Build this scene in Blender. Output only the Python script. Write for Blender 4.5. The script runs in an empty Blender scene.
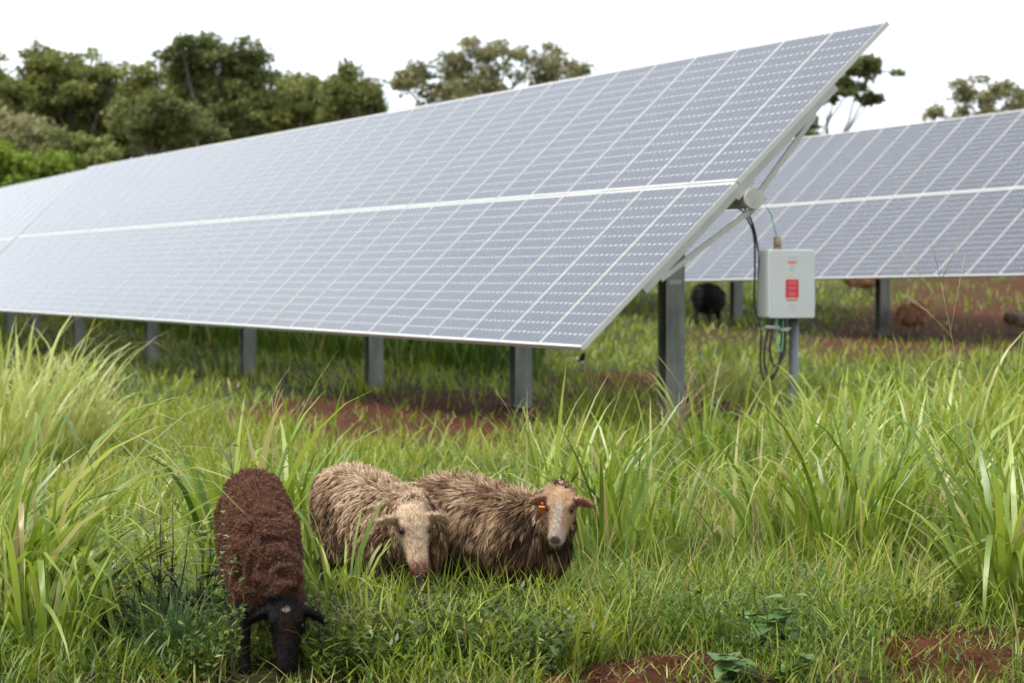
import bpy, math, random
import numpy as np
from mathutils import Vector, Matrix, noise as mnoise
RNG = np.random.default_rng(7)
random.seed(7)
R = math.radians
S = bpy.context.scene
COL = S.collection

# ------------------------------------------------------------------ camera
CAM_Z, FPX, PITCH = 1.5, 2844.4, 0.0193
cam = bpy.data.cameras.new('camera')
cam.sensor_width = 36; cam.lens = 100.0
cam.clip_start = 0.1; cam.clip_end = 6000
cam.dof.use_dof = True; cam.dof.focus_distance = 12.0; cam.dof.aperture_fstop = 5.2
cam_o = bpy.data.objects.new('camera', cam); COL.objects.link(cam_o)
cam_o.location = (0, 0, CAM_Z); cam_o.rotation_euler = (R(90) - PITCH, 0, 0)
S.camera = cam_o

def at(px, py, Y):
    """world point on the plane y = Y seen at photo pixel (px, py)"""
    u, v = (px - 512) / FPX, (341.5 - py) / FPX
    fy, fz = math.cos(PITCH) + v * math.sin(PITCH), -math.sin(PITCH) + v * math.cos(PITCH)
    k = Y / fy
    return Vector((u * k, Y, CAM_Z + fz * k))

# ------------------------------------------------------------------ mesh helpers
def mesh_np(name, V, F, smooth=True, mats=(), attrs=None, uv=None, midx=None):
    """V (n,3); F a (m,k) array or a list of such arrays / lists of faces"""
    me = bpy.data.meshes.new(name)
    V = np.asarray(V, dtype=np.float32)
    if isinstance(F, np.ndarray): F = [F]
    if len(F) and not isinstance(F[0], np.ndarray):
        loops = np.array([i for f in F for i in f], dtype=np.int32)
        tot = np.array([len(f) for f in F], dtype=np.int32)
    else:
        loops = np.concatenate([f.ravel() for f in F]).astype(np.int32)
        tot = np.concatenate([np.full(len(f), f.shape[1]) for f in F]).astype(np.int32)
    st = np.concatenate([[0], np.cumsum(tot)[:-1]]).astype(np.int32)
    me.vertices.add(len(V)); me.vertices.foreach_set('co', V.ravel())
    me.loops.add(len(loops)); me.loops.foreach_set('vertex_index', loops)
    me.polygons.add(len(tot)); me.polygons.foreach_set('loop_start', st)
    if midx is not None: me.polygons.foreach_set('material_index', np.asarray(midx, dtype=np.int32))
    me.update(calc_edges=True)
    me.polygons.foreach_set('use_smooth', np.full(len(tot), smooth))
    for k, a in (attrs or {}).items():
        a = np.asarray(a, dtype=np.float32)
        if a.ndim == 1:
            at_ = me.attributes.new(k, 'FLOAT', 'POINT'); at_.data.foreach_set('value', a)
        else:
            c = np.ones((len(a), 4), dtype=np.float32); c[:, :3] = a
            at_ = me.attributes.new(k, 'FLOAT_COLOR', 'POINT'); at_.data.foreach_set('color', c.ravel())
    if uv is not None:
        l = me.uv_layers.new(name='UVMap'); l.data.foreach_set('uv', np.asarray(uv, dtype=np.float32).ravel())
    for m in mats: me.materials.append(m)
    me.validate()
    return me

class MB:
    """collects shapes (world or local coordinates) for one mesh"""
    def __init__(s): s.V = []; s.F = []; s.M = []; s.n = 0; s.mi = 0
    def add(s, V, F):
        V = [tuple(v) for v in V]
        s.V += V; s.F += [tuple(i + s.n for i in f) for f in F]; s.M += [s.mi] * len(F); s.n += len(V)
    def box(s, c, ax, h):
        """centre, three axes, half sizes"""
        c = Vector(c); a, b, d = [Vector(v) for v in ax]
        P = [c + a * (h[0] * i) + b * (h[1] * j) + d * (h[2] * k) for k in (-1, 1) for j in (-1, 1) for i in (-1, 1)]
        s.add(P, [(0, 2, 3, 1), (4, 5, 7, 6), (0, 1, 5, 4), (2, 6, 7, 3), (0, 4, 6, 2), (1, 3, 7, 5)])
    def bar(s, p, q, w, t, up=(0, 0, 1)):
        p, q = Vector(p), Vector(q); d = (q - p); L = d.length; d = d / L
        u = Vector(up); x = d.cross(u).normalized(); u = x.cross(d).normalized()
        s.box((p + q) / 2, (d, x, u), (L / 2, w / 2, t / 2))
    def tube(s, path, rad, n=8, cap=True, flat=1.0):
        path = [Vector(p) for p in path]
        rad = rad if hasattr(rad, '__len__') else [rad] * len(path)
        rings = []; V = []
        ref = Vector((0.31, 0.17, 0.93))
        for i, p in enumerate(path):
            t = (path[min(i + 1, len(path) - 1)] - path[max(i - 1, 0)]).normalized()
            if abs(t.dot(ref)) > 0.97: ref = Vector((0.9, 0.3, 0.1))
            x = t.cross(ref).normalized(); y = x.cross(t).normalized(); ref = y
            for k in range(n):
                a = 2 * math.pi * k / n
                V.append(p + x * (rad[i] * math.cos(a)) + y * (rad[i] * flat * math.sin(a)))
        F = []
        for i in range(len(path) - 1):
            for k in range(n):
                F.append((i * n + k, i * n + (k + 1) % n, (i + 1) * n + (k + 1) % n, (i + 1) * n + k))
        if cap: F += [tuple(range(n - 1, -1, -1)), tuple((len(path) - 1) * n + k for k in range(n))]
        s.add(V, F)
    def sphere(s, c, r, ax=None, seg=10, rin=7):
        c = Vector(c); ax = ax or (Vector((1, 0, 0)), Vector((0, 1, 0)), Vector((0, 0, 1)))
        r = r if hasattr(r, '__len__') else (r, r, r)
        V = []; F = []
        for i in range(rin + 1):
            th = math.pi * i / rin
            for k in range(seg):
                ph = 2 * math.pi * k / seg
                V.append(c + ax[0] * (r[0] * math.sin(th) * math.cos(ph)) + ax[1] * (r[1] * math.sin(th) * math.sin(ph)) + ax[2] * (r[2] * math.cos(th)))
        for i in range(rin):
            for k in range(seg):
                F.append((i * seg + k, (i + 1) * seg + k, (i + 1) * seg + (k + 1) % seg, i * seg + (k + 1) % seg))
        s.add(V, F)
    def build(s, name, mats, parent=None, smooth=False, world=True):
        V = np.array([tuple(v) for v in s.V])
        if parent is not None and world:
            inv = np.array(MW[parent.name].inverted())
            V = V @ inv[:3, :3].T + inv[:3, 3]
        if not isinstance(mats, (list, tuple)): mats = [mats]
        me = mesh_np(name, V, s.F, smooth, mats, midx=s.M)
        return link(name, me, parent)

MW = {}
def link(name, me, parent=None, loc=None):
    o = bpy.data.objects.new(name, me); COL.objects.link(o)
    if parent is not None: o.parent = parent
    if loc is not None: o.location = loc
    MW[o.name] = MW[parent.name].copy() if parent is not None else Matrix.Translation(loc or (0, 0, 0))
    return o
def tag(o, label=None, cat=None, group=None, kind=None):
    if label: o['label'] = label
    if cat: o['category'] = cat
    if group: o['group'] = group
    if kind: o['kind'] = kind
    return o
def empty(name, loc, rz=0.0, scale=1.0):
    o = bpy.data.objects.new(name, None); COL.objects.link(o)
    o.location = loc; o.rotation_euler = (0, 0, rz); o.scale = (scale,) * 3
    o.empty_display_size = 0.1
    MW[o.name] = Matrix.Translation(loc) @ Matrix.Rotation(rz, 4, 'Z') @ Matrix.Scale(scale, 4)
    return o

# ------------------------------------------------------------------ materials
def mat(name):
    m = bpy.data.materials.new(name); m.use_nodes = True
    nt = m.node_tree; b = nt.nodes['Principled BSDF']
    return m, nt, b
def N(nt, t, **k):
    n = nt.nodes.new(t)
    for a, v in k.items():
        if a.startswith('i_'): n.inputs[a[2:]].default_value = v
        else: setattr(n, a, v)
    return n
def ramp(nt, fac, stops):
    r = nt.nodes.new('ShaderNodeValToRGB'); e = r.color_ramp.elements
    while len(e) < len(stops): e.new(0.5)
    for x, (p, c) in zip(e, stops): x.position = p; x.color = (*c, 1)
    nt.links.new(fac, r.inputs[0]); return r.outputs[0]
def noisy(nt, scale, detail=4, rough=0.55, coord='Object', vec=None):
    tc = N(nt, 'ShaderNodeTexCoord'); n = N(nt, 'ShaderNodeTexNoise')
    n.inputs['Scale'].default_value = scale; n.inputs['Detail'].default_value = detail; n.inputs['Roughness'].default_value = rough
    src = tc.outputs[coord]
    if vec:
        mp = N(nt, 'ShaderNodeMapping'); mp.inputs['Scale'].default_value = vec
        nt.links.new(src, mp.inputs[0]); src = mp.outputs[0]
    nt.links.new(src, n.inputs['Vector']); return n.outputs['Fac']
def bump(nt, b, fac, strength, dist=0.01):
    bp = N(nt, 'ShaderNodeBump'); bp.inputs['Strength'].default_value = strength; bp.inputs['Distance'].default_value = dist
    nt.links.new(fac, bp.inputs['Height']); nt.links.new(bp.outputs[0], b.inputs['Normal'])
def simple(name, col, rough=0.5, metal=0.0, var=0.15, scale=6, spec=0.5):
    m, nt, b = mat(name)
    f = noisy(nt, scale, 5, 0.6)
    c = np.array(col)
    o = ramp(nt, f, [(0.3, tuple(c * (1 - var))), (0.7, tuple(np.minimum(c * (1 + var), 1)))])
    nt.links.new(o, b.inputs['Base Color']); b.inputs['Roughness'].default_value = rough
    b.inputs['Metallic'].default_value = metal; b.inputs['Specular IOR Level'].default_value = spec
    return m
def leafmat(name, stops, transl=0.35, rough=0.5, spec=0.3, nscale=None):
    """leaf or blade: colour from the 'tint' attribute of each blade"""
    m, nt, b = mat(name)
    a = N(nt, 'ShaderNodeAttribute', attribute_name='tint')
    fac = a.outputs['Fac']
    if nscale:
        f = noisy(nt, nscale, 3)
        mm = N(nt, 'ShaderNodeMath', operation='MULTIPLY_ADD'); mm.inputs[1].default_value = 0.5; mm.inputs[2].default_value = -0.25
        nt.links.new(f, mm.inputs[0])
        ad = N(nt, 'ShaderNodeMath', operation='ADD'); nt.links.new(mm.outputs[0], ad.inputs[0]); nt.links.new(fac, ad.inputs[1]); fac = ad.outputs[0]
    c = ramp(nt, fac, stops)
    nt.links.new(c, b.inputs['Base Color']); b.inputs['Roughness'].default_value = rough; b.inputs['Specular IOR Level'].default_value = spec
    tr = N(nt, 'ShaderNodeBsdfTranslucent')
    hs = N(nt, 'ShaderNodeHueSaturation'); hs.inputs['Hue'].default_value = 0.485; hs.inputs['Value'].default_value = 1.25
    nt.links.new(c, hs.inputs['Color']); nt.links.new(hs.outputs[0], tr.inputs['Color'])
    mx = N(nt, 'ShaderNodeMixShader'); mx.inputs[0].default_value = transl
    nt.links.new(b.outputs[0], mx.inputs[1]); nt.links.new(tr.outputs[0], mx.inputs[2])
    nt.links.new(mx.outputs[0], nt.nodes['Material Output'].inputs['Surface'])
    return m

GREEN = [(0.0, (0.030, 0.065, 0.008)), (0.35, (0.09, 0.16, 0.011)), (0.65, (0.215, 0.28, 0.020)), (0.86, (0.32, 0.35, 0.045)), (1.0, (0.36, 0.30, 0.12))]
M_grass = leafmat('grass_blades', GREEN, 0.35, 0.45, 0.35)
M_tall = leafmat('tall_grass', [(0.0, (0.035, 0.085, 0.009)), (0.4, (0.135, 0.215, 0.018)), (0.7, (0.265, 0.345, 0.042)), (0.9, (0.39, 0.44, 0.11)), (1.0, (0.40, 0.33, 0.15))], 0.36, 0.38, 0.5)
M_herb = leafmat('herb_leaves', [(0.0, (0.018, 0.042, 0.008)), (0.5, (0.052, 0.10, 0.016)), (0.85, (0.12, 0.18, 0.035)), (1.0, (0.30, 0.25, 0.045))], 0.3, 0.42, 0.45)
M_broad = leafmat('broad_leaves', [(0.0, (0.06, 0.13, 0.03)), (0.6, (0.12, 0.21, 0.055)), (1.0, (0.2, 0.28, 0.10))], 0.3, 0.5, 0.3)
M_sedge = leafmat('sedge_blades', [(0.0, (0.02, 0.055, 0.015)), (0.6, (0.06, 0.12, 0.03)), (1.0, (0.16, 0.2, 0.07))], 0.25, 0.4, 0.4)
M_stem = simple('plant_stem', (0.07, 0.05, 0.03), 0.7)
M_straw = simple('dry_straw', (0.36, 0.24, 0.14), 0.7)
M_bark = simple('bark', (0.16, 0.13, 0.105), 0.9, 0, 0.5, 3)
M_palebark = simple('pale_bark', (0.30, 0.27, 0.23), 0.85, 0, 0.4, 3)
def treeleaf(name, a, b_, c): return leafmat(name, [(0.0, a), (0.55, b_), (1.0, c)], 0.25, 0.55, 0.25)
M_tree_olive = treeleaf('olive_leaves', (0.085, 0.105, 0.026), (0.185, 0.205, 0.053), (0.32, 0.33, 0.095))
M_tree_dark = treeleaf('dark_leaves', (0.075, 0.092, 0.027), (0.15, 0.172, 0.052), (0.27, 0.275, 0.085))
M_tree_grey = treeleaf('grey_green_leaves', (0.14, 0.145, 0.055), (0.25, 0.24, 0.105), (0.37, 0.345, 0.165))
M_tree_bright = treeleaf('bright_leaves', (0.05, 0.085, 0.01), (0.13, 0.19, 0.018), (0.22, 0.29, 0.034))

M_alu = simple('aluminium_frame', (0.52, 0.51, 0.47), 0.42, 0.25, 0.05, 3)
M_rail = simple('aluminium_rail', (0.38, 0.38, 0.34), 0.45, 0.35, 0.1, 4)
def galv():
    m, nt, b = mat('galvanised_steel')
    f = noisy(nt, 9, 6, 0.7, vec=(1, 1, 0.25))
    c = ramp(nt, f, [(0.25, (0.10, 0.11, 0.092)), (0.5, (0.20, 0.212, 0.185)), (0.75, (0.34, 0.345, 0.30))])
    nt.links.new(c, b.inputs['Base Color']); b.inputs['Metallic'].default_value = 0.1; b.inputs['Roughness'].default_value = 0.55
    return m
M_galv = galv()
M_tube = simple('weathered_tube', (0.33, 0.32, 0.28), 0.55, 0.25, 0.25, 14)
M_tubecap = simple('tube_cap', (0.44, 0.43, 0.38), 0.6, 0.1, 0.2, 16)
M_box = simple('painted_enclosure', (0.56, 0.565, 0.55), 0.45, 0, 0.03, 4)
M_white = simple('white_sticker', (0.60, 0.60, 0.58), 0.5, 0, 0.03)
M_red = simple('red_sticker', (0.62, 0.03, 0.045), 0.5, 0, 0.05)
M_pink = simple('faded_red_print', (0.75, 0.22, 0.20), 0.5, 0, 0.05)
M_orange = simple('orange_print', (0.55, 0.16, 0.05), 0.5, 0, 0.05)
M_yellow = simple('yellow_print', (0.75, 0.62, 0.05), 0.5, 0, 0.05)
M_grey = simple('grey_print', (0.45, 0.45, 0.45), 0.5, 0, 0.05)
M_brass = simple('tan_conduit', (0.32, 0.24, 0.15), 0.5, 0.2, 0.15)
M_black = simple('black_cable', (0.018, 0.018, 0.02), 0.45, 0, 0.2)
M_greenw = simple('green_wire', (0.12, 0.42, 0.30), 0.45, 0, 0.1)
M_pipe = simple('grey_pipe', (0.15, 0.17, 0.18), 0.5, 0.2, 0.1, 8)
M_eye = simple('dark_eye', (0.012, 0.008, 0.006), 0.12, 0, 0.1)
M_tag = simple('orange_ear_tag', (0.62, 0.15, 0.03), 0.4, 0, 0.05)

def cellmat():
    m, nt, b = mat('solar_cells')
    uv = N(nt, 'ShaderNodeUVMap'); sp = N(nt, 'ShaderNodeSeparateXYZ'); nt.links.new(uv.outputs[0], sp.inputs[0])
    def M(op, a, b_=None, c=None):
        n = N(nt, 'ShaderNodeMath', operation=op)
        for i, v in enumerate((a, b_, c)):
            if v is None: continue
            if isinstance(v, (int, float)): n.inputs[i].default_value = v
            else: nt.links.new(v, n.inputs[i])
        return n.outputs[0]
    u, v = sp.outputs[0], sp.outputs[1]            # uv counted in cells: 0..8 , 0..16
    au = M('ABSOLUTE', M('SUBTRACT', M('FRACT', u), 0.5)); av = M('ABSOLUTE', M('SUBTRACT', M('FRACT', v), 0.5))
    corner = M('GREATER_THAN', M('ADD', au, av), 0.885)
    gap = M('MAXIMUM', M('GREATER_THAN', au, 0.492), M('GREATER_THAN', av, 0.4925))
    out = M('MAXIMUM', M('MAXIMUM', M('LESS_THAN', u, 0.0), M('GREATER_THAN', u, 8.0)), M('MAXIMUM', M('LESS_THAN', v, 0.0), M('GREATER_THAN', v, 16.0)))
    white = M('MAXIMUM', M('MAXIMUM', corner, gap), out)
    wn = N(nt, 'ShaderNodeTexWhiteNoise', noise_dimensions='3D')
    cb = N(nt, 'ShaderNodeCombineXYZ'); nt.links.new(M('FLOOR', u), cb.inputs[0]); nt.links.new(M('FLOOR', v), cb.inputs[1])
    oi = N(nt, 'ShaderNodeObjectInfo'); nt.links.new(oi.outputs['Random'], cb.inputs[2])
    nt.links.new(cb.outputs[0], wn.inputs['Vector'])
    cell = ramp(nt, wn.outputs['Value'], [(0.0, (0.014, 0.018, 0.034)), (1.0, (0.020, 0.025, 0.046))])
    mx = N(nt, 'ShaderNodeMix', data_type='RGBA'); nt.links.new(white, mx.inputs[0]); nt.links.new(cell, mx.inputs[6]); mx.inputs[7].default_value = (0.56, 0.55, 0.53, 1)
    # thin uneven dust film on the glass
    d = noisy(nt, 1.3, 5, 0.65)
    dm = N(nt, 'ShaderNodeMix', data_type='RGBA'); nt.links.new(M('MULTIPLY_ADD', d, 0.10, 0.0), dm.inputs[0]); nt.links.new(mx.outputs[2], dm.inputs[6]); dm.inputs[7].default_value = (0.42, 0.40, 0.38, 1)
    nt.links.new(dm.outputs[2], b.inputs['Base Color'])
    b.inputs['Roughness'].default_value = 0.12; b.inputs['IOR'].default_value = 1.37; b.inputs['Specular IOR Level'].default_value = 0.5
    return m
M_cell = cellmat()

# ------------------------------------------------------------------ ground
_Yt = np.array([-900, 4.6, 7.5, 10.4, 13, 17, 23.7, 30, 40, 70, 150, 300, 1500.])   # cross-slope coordinate, square to the rows
_Zt = np.array([0, 0, 0.08, .20, .26, .38, .58, .85, 1.35, 2.4, 4.5, 7.0, 20.])
_yy = np.arange(-900, 1500, 0.5); _zz = np.interp(_yy, _Yt, _Zt); _zz = np.convolve(np.pad(_zz, 4, mode='edge'), np.ones(9) / 9, 'valid')
def _vn(x, y, seed):
    i = np.floor(x).astype(np.int64); j = np.floor(y).astype(np.int64); fx = x - i; fy = y - j
    fx = fx * fx * (3 - 2 * fx); fy = fy * fy * (3 - 2 * fy)
    def h(a, b):
        n = (a * 374761393 + b * 668265263 + seed * 974634777) & 0xffffffff
        n = ((n ^ (n >> 13)) * 1274126177) & 0xffffffff
        return ((n ^ (n >> 16)) & 0xffff) / 65535.0
    return (h(i, j) * (1 - fx) + h(i + 1, j) * fx) * (1 - fy) + (h(i, j + 1) * (1 - fx) + h(i + 1, j + 1) * fx) * fy
def fbm(x, y, seed=1, oct=4):
    s = 0; a = 0.5; t = 0
    for o in range(oct):
        s = s + a * _vn(x * 2 ** o, y * 2 ** o, seed + o); t += a; a *= 0.5
    return s / t
def bank_edge(x):
    return np.where(x < 0.25, 10.0, 0) + np.where((x >= 0.25) & (x < 0.95), 10.98 + 0.12 * np.sin(x * 9), 0) + np.where((x >= 0.95) & (x < 1.4), 10.75, 0) + np.where(x >= 1.4, 11.55 + 0.2 * np.sin(x * 6), 0)
def gz(x, y):
    x = np.asarray(x, float); y = np.asarray(y, float)
    z = np.interp(x * .94 + y * .34, _yy, _zz) + .028 * np.clip(y - 50, 0, 60) + .012 * np.clip(y - 110, 0, 900)
    z = z + 0.05 * (fbm(x * 0.6, y * 0.6, 3) - 0.5) * np.clip((y - 9) / 3, 0, 1) + 0.04 * (fbm(x * 3, y * 3, 9) - 0.5)
    e = bank_edge(x) + 0.25 * (fbm(x * 2.2, y * 0.3, 21) - 0.5)
    k = np.clip((e - y) / 0.4, 0, 1); k = k * k * (3 - 2 * k)
    near = np.clip((y - 6) / 1.5, 0, 1)
    z = z - 0.08 * k * near
    return z
def g1(x, y): return float(gz(np.array([x]), np.array([y]))[0])
SOIL = [  # px, Y, half width (m), half depth (m), strength
    (410, 30.5, 1.15, 4.2, 1.0), (475, 29, 0.8, 3.6, 1.0), (300, 32, 0.8, 2.6, .9), (540, 30, .5, 2, .5), (640, 34, 1.3, 5.0, .62), (700, 30, 0.9, 3.0, .7),
    (905, 49, 1.8, 6, .95), (985, 52, 2.2, 10, .95), (1040, 62, 3, 12, .6), (850, 45, 0.9, 4, .6), (760, 50, 1.5, 5, .45),
    (668, 10.85, 0.34, 0.42, .86), (630, 10.65, 0.42, 0.34, .72), (975, 11.1, 0.42, 0.85, .84), (1030, 11.4, 0.4, 0.8, .8), (770, 10.6, 0.5, 0.3, .45), (860, 11.0, .3, .5, .4), (510, 16.5, 0.35, 0.5, .35), (740, 18.5, 0.5, 0.8, .3)]
def soil(x, y):
    x = np.asarray(x, float); y = np.asarray(y, float); s = np.zeros_like(x)
    for px, Y, rx, ry, st in SOIL:
        cx = (px - 512) / FPX * Y
        d = ((x - cx) / rx) ** 2 + ((y - Y) / ry) ** 2
        s = np.maximum(s, st * np.clip(1.35 - d * 0.75, 0, 1))
    sc = np.where(y > 20, .45, 1.0)
    n = fbm(x * 5.5 * sc, y * 3.2 * sc, 33)
    return np.clip(s * 1.25 + (n - 0.5) * 2.2 * np.clip(s * 4, 0, 1) - 0.05, 0, 1)

def axis(parts):
    return np.unique(np.round(np.concatenate(parts), 4))
gx = axis([np.arange(-3.2, 3.2, 0.05), np.arange(-14, 14, 0.4), np.sign(np.linspace(-1, 1, 41)) * np.abs(np.linspace(-1, 1, 41)) ** 3 * 1500])
gy = axis([np.arange(9.3, 16, 0.05), np.arange(16, 34, 0.2), np.arange(34, 90, 1.0), np.linspace(-60, 9, 24), 90 * 1.12 ** np.arange(27)])
X, Y = np.meshgrid(gx, gy)
Z = gz(X, Y)
so = soil(X.ravel(), Y.ravel())
rough = ((fbm(X * 9, Y * 9, 51) - 0.5) * 0.09 + (fbm(X * 26, Y * 26, 57, 2) - .5) * .05 * (Y < 17)) * (so.reshape(X.shape))
V = np.stack([X, Y, Z + rough], -1).reshape(-1, 3)
nx, ny = len(gx), len(gy)
idx = np.arange(nx * ny).reshape(ny, nx)
F = np.stack([idx[:-1, :-1], idx[:-1, 1:], idx[1:, 1:], idx[1:, :-1]], -1).reshape(-1, 4)
def groundmat():
    m, nt, b = mat('ground_surface')
    a = N(nt, 'ShaderNodeAttribute', attribute_name='soil')
    f1 = noisy(nt, 7, 8, 0.7); f2 = noisy(nt, 1.1, 4)
    red = ramp(nt, f1, [(0.25, (0.028, 0.0095, 0.005)), (0.5, (0.074, 0.0245, 0.0105)), (0.78, (0.14, 0.053, 0.025))])
    th = ramp(nt, f1, [(0.25, (0.022, 0.028, 0.009)), (0.55, (0.05, 0.052, 0.018)), (0.8, (0.10, 0.075, 0.036))])
    mx = N(nt, 'ShaderNodeMix', data_type='RGBA'); nt.links.new(a.outputs['Fac'], mx.inputs[0]); nt.links.new(th, mx.inputs[6]); nt.links.new(red, mx.inputs[7])
    nt.links.new(mx.outputs[2], b.inputs['Base Color']); b.inputs['Roughness'].default_value = 0.95; b.inputs['Specular IOR Level'].default_value = 0.1
    bump(nt, b, noisy(nt, 24, 8, 0.75), 0.9, 0.03)
    return m
ground = link('ground', mesh_np('ground', V, F, True, [groundmat()], {'soil': so}))
tag(ground, 'uneven pasture of red soil and thatch under the solar arrays', 'ground', kind='structure')

# ------------------------------------------------------------------ blades
U = RNG.uniform
def blades(B, h, w, az, lean, droop, seg, tint, power=1.4, twist=0.6, tipw=0.06, kink=0.0):
    B = np.asarray(B, float); n = len(B)
    B_ = lambda v: np.broadcast_to(np.asarray(v, float), (n,)).copy()
    h, w, az, lean, droop, tint = map(B_, (h, w, az, lean, droop, tint))
    dirx, diry = np.cos(az), np.sin(az)
    sa = az + np.pi / 2 + RNG.uniform(-twist, twist, n)
    sx, sy = np.cos(sa), np.sin(sa)
    kp = U(.35, .85, n); ka = np.where(U(0, 1, n) < kink, U(.9, 2.2, n), 0)
    P = B.copy(); out = np.zeros((n, seg + 1, 2, 3)); tt = np.zeros((n, seg + 1, 2))
    for k in range(seg + 1):
        f = k / seg
        prof = (0.55 + 0.9 * f) if f < 0.4 else max(tipw, 0.91 * (1 - ((f - 0.4) / 0.6) ** 1.7))
        hw = 0.5 * w * prof
        out[:, k, 0] = P - np.stack([sx * hw, sy * hw, 0 * hw], -1)
        out[:, k, 1] = P + np.stack([sx * hw, sy * hw, 0 * hw], -1)
        tt[:, k, :] = tint[:, None]
        th = lean + droop * ((k + 0.5) / seg) ** power + ka * ((k + .5) / seg > kp)
        st = h / seg
        P = P + np.stack([np.sin(th) * dirx * st, np.sin(th) * diry * st, np.cos(th) * st], -1)
    V = out.reshape(-1, 3)
    base = (np.arange(n) * (seg + 1) * 2)[:, None, None]
    k = np.arange(seg)[None, :, None] * 2
    F = (base + k + np.array([0, 1, 3, 2])[None, None, :]).reshape(-1, 4)
    return V, F, tt.ravel()
def leaves(P, size, tint, aspect=0.5, flat=0.5, D=None):
    """diamond-ish leaf quads (two triangles folded a little) at points P with random facing"""
    n = len(P); size = np.broadcast_to(size, (n,)); tint = np.broadcast_to(tint, (n,))
    if D is None:
        D = RNG.normal(size=(n, 3)); D[:, 2] *= (1 - flat)
    D = D / np.linalg.norm(D, axis=1, keepdims=True)
    U = RNG.normal(size=(n, 3)) * np.array([1 - flat, 1 - flat, 1.0]); U = np.cross(D, np.cross(U, D)); U /= np.linalg.norm(U, axis=1, keepdims=True) + 1e-9
    W = np.cross(D, U)
    s = size[:, None]
    out = np.stack([P, P + D * s * .45 + W * s * aspect * .5 + U * s * .08, P + D * s, P + D * s * .45 - W * s * aspect * .5 + U * s * .08], 1)
    F = np.arange(n * 4).reshape(n, 4)
    return out.reshape(-1, 3), F, np.repeat(tint, 4)
def oval_leaves(P, size, tint, aspect, D):
    n = len(P); D = D / np.linalg.norm(D, axis=1, keepdims=True); s_ = np.broadcast_to(size, (n,))[:, None]
    W = np.cross(D, np.array([0, 0, 1.0])); W /= np.linalg.norm(W, axis=1, keepdims=True) + 1e-9
    Nn_ = np.cross(W, D); R_ = []
    for f, w_ in ((0, .04), (.12, .26), (.32, .5), (.55, .46), (.78, .27), (1.0, .02)):
        c = P + D * (s_ * f) - np.array([0, 0, 1.0]) * (s_ * .28 * f * f)
        for q in (-1, 0, 1): R_.append(c + W * (q * w_ * aspect * s_) + Nn_ * (abs(q) * .16 * w_ * s_))
    V = np.stack(R_, 1).reshape(-1, 3); F = []
    for i in range(5):
        for j in range(2): F.append((i * 3 + j, i * 3 + j + 1, i * 3 + j + 4, i * 3 + j + 3))
    F = (np.arange(n)[:, None, None] * 18 + np.array(F)[None]).reshape(-1, 4)
    return V, F, np.repeat(np.broadcast_to(tint, (n,)), 18)
def join(L):
    Vs, Fs, Ts = [], [], []; n = 0
    for V, F, T in L:
        Vs.append(V); Fs.append(F + n); Ts.append(T); n += len(V)
    return np.concatenate(Vs), np.concatenate(Fs), np.concatenate(Ts)
def frustum(n, y0, y1, margin=1.18, p=1.0):
    """points over the visible wedge of the field, density per area falling as Y^-p"""
    u = RNG.uniform(0, 1, n)
    e = 2 - p
    Yv = (y0 ** e + u * (y1 ** e - y0 ** e)) ** (1 / e) if abs(e) > 1e-6 else y0 * (y1 / y0) ** u
    Xv = RNG.uniform(-1, 1, n) * 0.18 * margin * Yv
    return Xv, Yv
def keep(Xv, Yv, power=1.0, thr=0.0):
    s = soil(Xv, Yv)
    return RNG.uniform(0, 1, len(Xv)) > np.clip(s * 1.08 + thr, 0, 1) ** power

# ------------------------------------------------------------------ field grass (nobody could count it)
U = RNG.uniform
L = []
def field(n, y0, y1, p, h, w, tint, thr=0.0, seg=3, lean=(0.05, .6), droop=(0.2, 1.3), patch=None, mul=None):
    Xv, Yv = frustum(n, y0, y1, p=p)
    k = keep(Xv, Yv, thr=thr)
    if patch is not None:
        c, f, s = patch; k &= fbm(Xv * f, Yv * f * .7, s) > c - 0.12 * U(0, 1, len(Xv))
    if mul is not None: k &= U(0, 1, len(Xv)) < mul(Xv, Yv)
    Xv, Yv = Xv[k], Yv[k]; m = len(Xv)
    B = np.stack([Xv, Yv, gz(Xv, Yv) - 0.01], -1)
    hv = U(h[0], h[1], m) * (0.6 + 0.8 * fbm(Xv * 1.3, Yv * 1.0, 5))
    wv = U(w[0], w[1], m) * np.maximum(1, Yv / 16) ** 0.8
    big = fbm(Xv * 0.55, Yv * 0.45, 71)
    tn = np.clip(RNG.normal(tint[0], tint[1], m) + (big - 0.5) * 0.7, 0, 0.97)
    dry = U(0, 1, m) < 0.05; tn[dry] = U(0.92, 1.0, dry.sum())
    L.append(blades(B, hv, wv, U(0, 6.283, m), U(lean[0], lean[1], m), U(droop[0], droop[1], m), seg, tn))
field(15000, 9.9, 12.4, 1.0, (.03, .10), (.004, .009), (.26, .24), patch=(.42, 1.6, 15))
field(24000, 12.2, 17, 1.0, (.05, .16), (.004, .008), (.52, .16))
field(8000, 10.4, 13, 1.0, (.10, .28), (.005, .011), (.33, .22), patch=(.48, 1.4, 11), mul=lambda x, y: 1.0 - ((512 + x / y * FPX > 225) & (512 + x / y * FPX < 315) & (y < 11.2)), lean=(.05, .8))
field(9000, 12.5, 16, 1.0, (.10, .26), (.005, .010), (.45, .18), patch=(.5, 1.2, 11))
field(2600, 10.0, 12.2, 1.0, (.06, .2), (.004, .007), (.96, .05), lean=(.5, 1.4), droop=(.1, .8))
def onsoil(x, y): return np.clip(soil(x, y) * 2, 0, 1)
_k0 = keep
keep = lambda x, y, power=1.0, thr=0.0: np.ones(len(x), bool)
field(3600, 10.2, 12.2, 1.0, (.04, .16), (.003, .006), (.95, .12), mul=onsoil, lean=(.7, 1.5), droop=(.1, .6))
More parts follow.
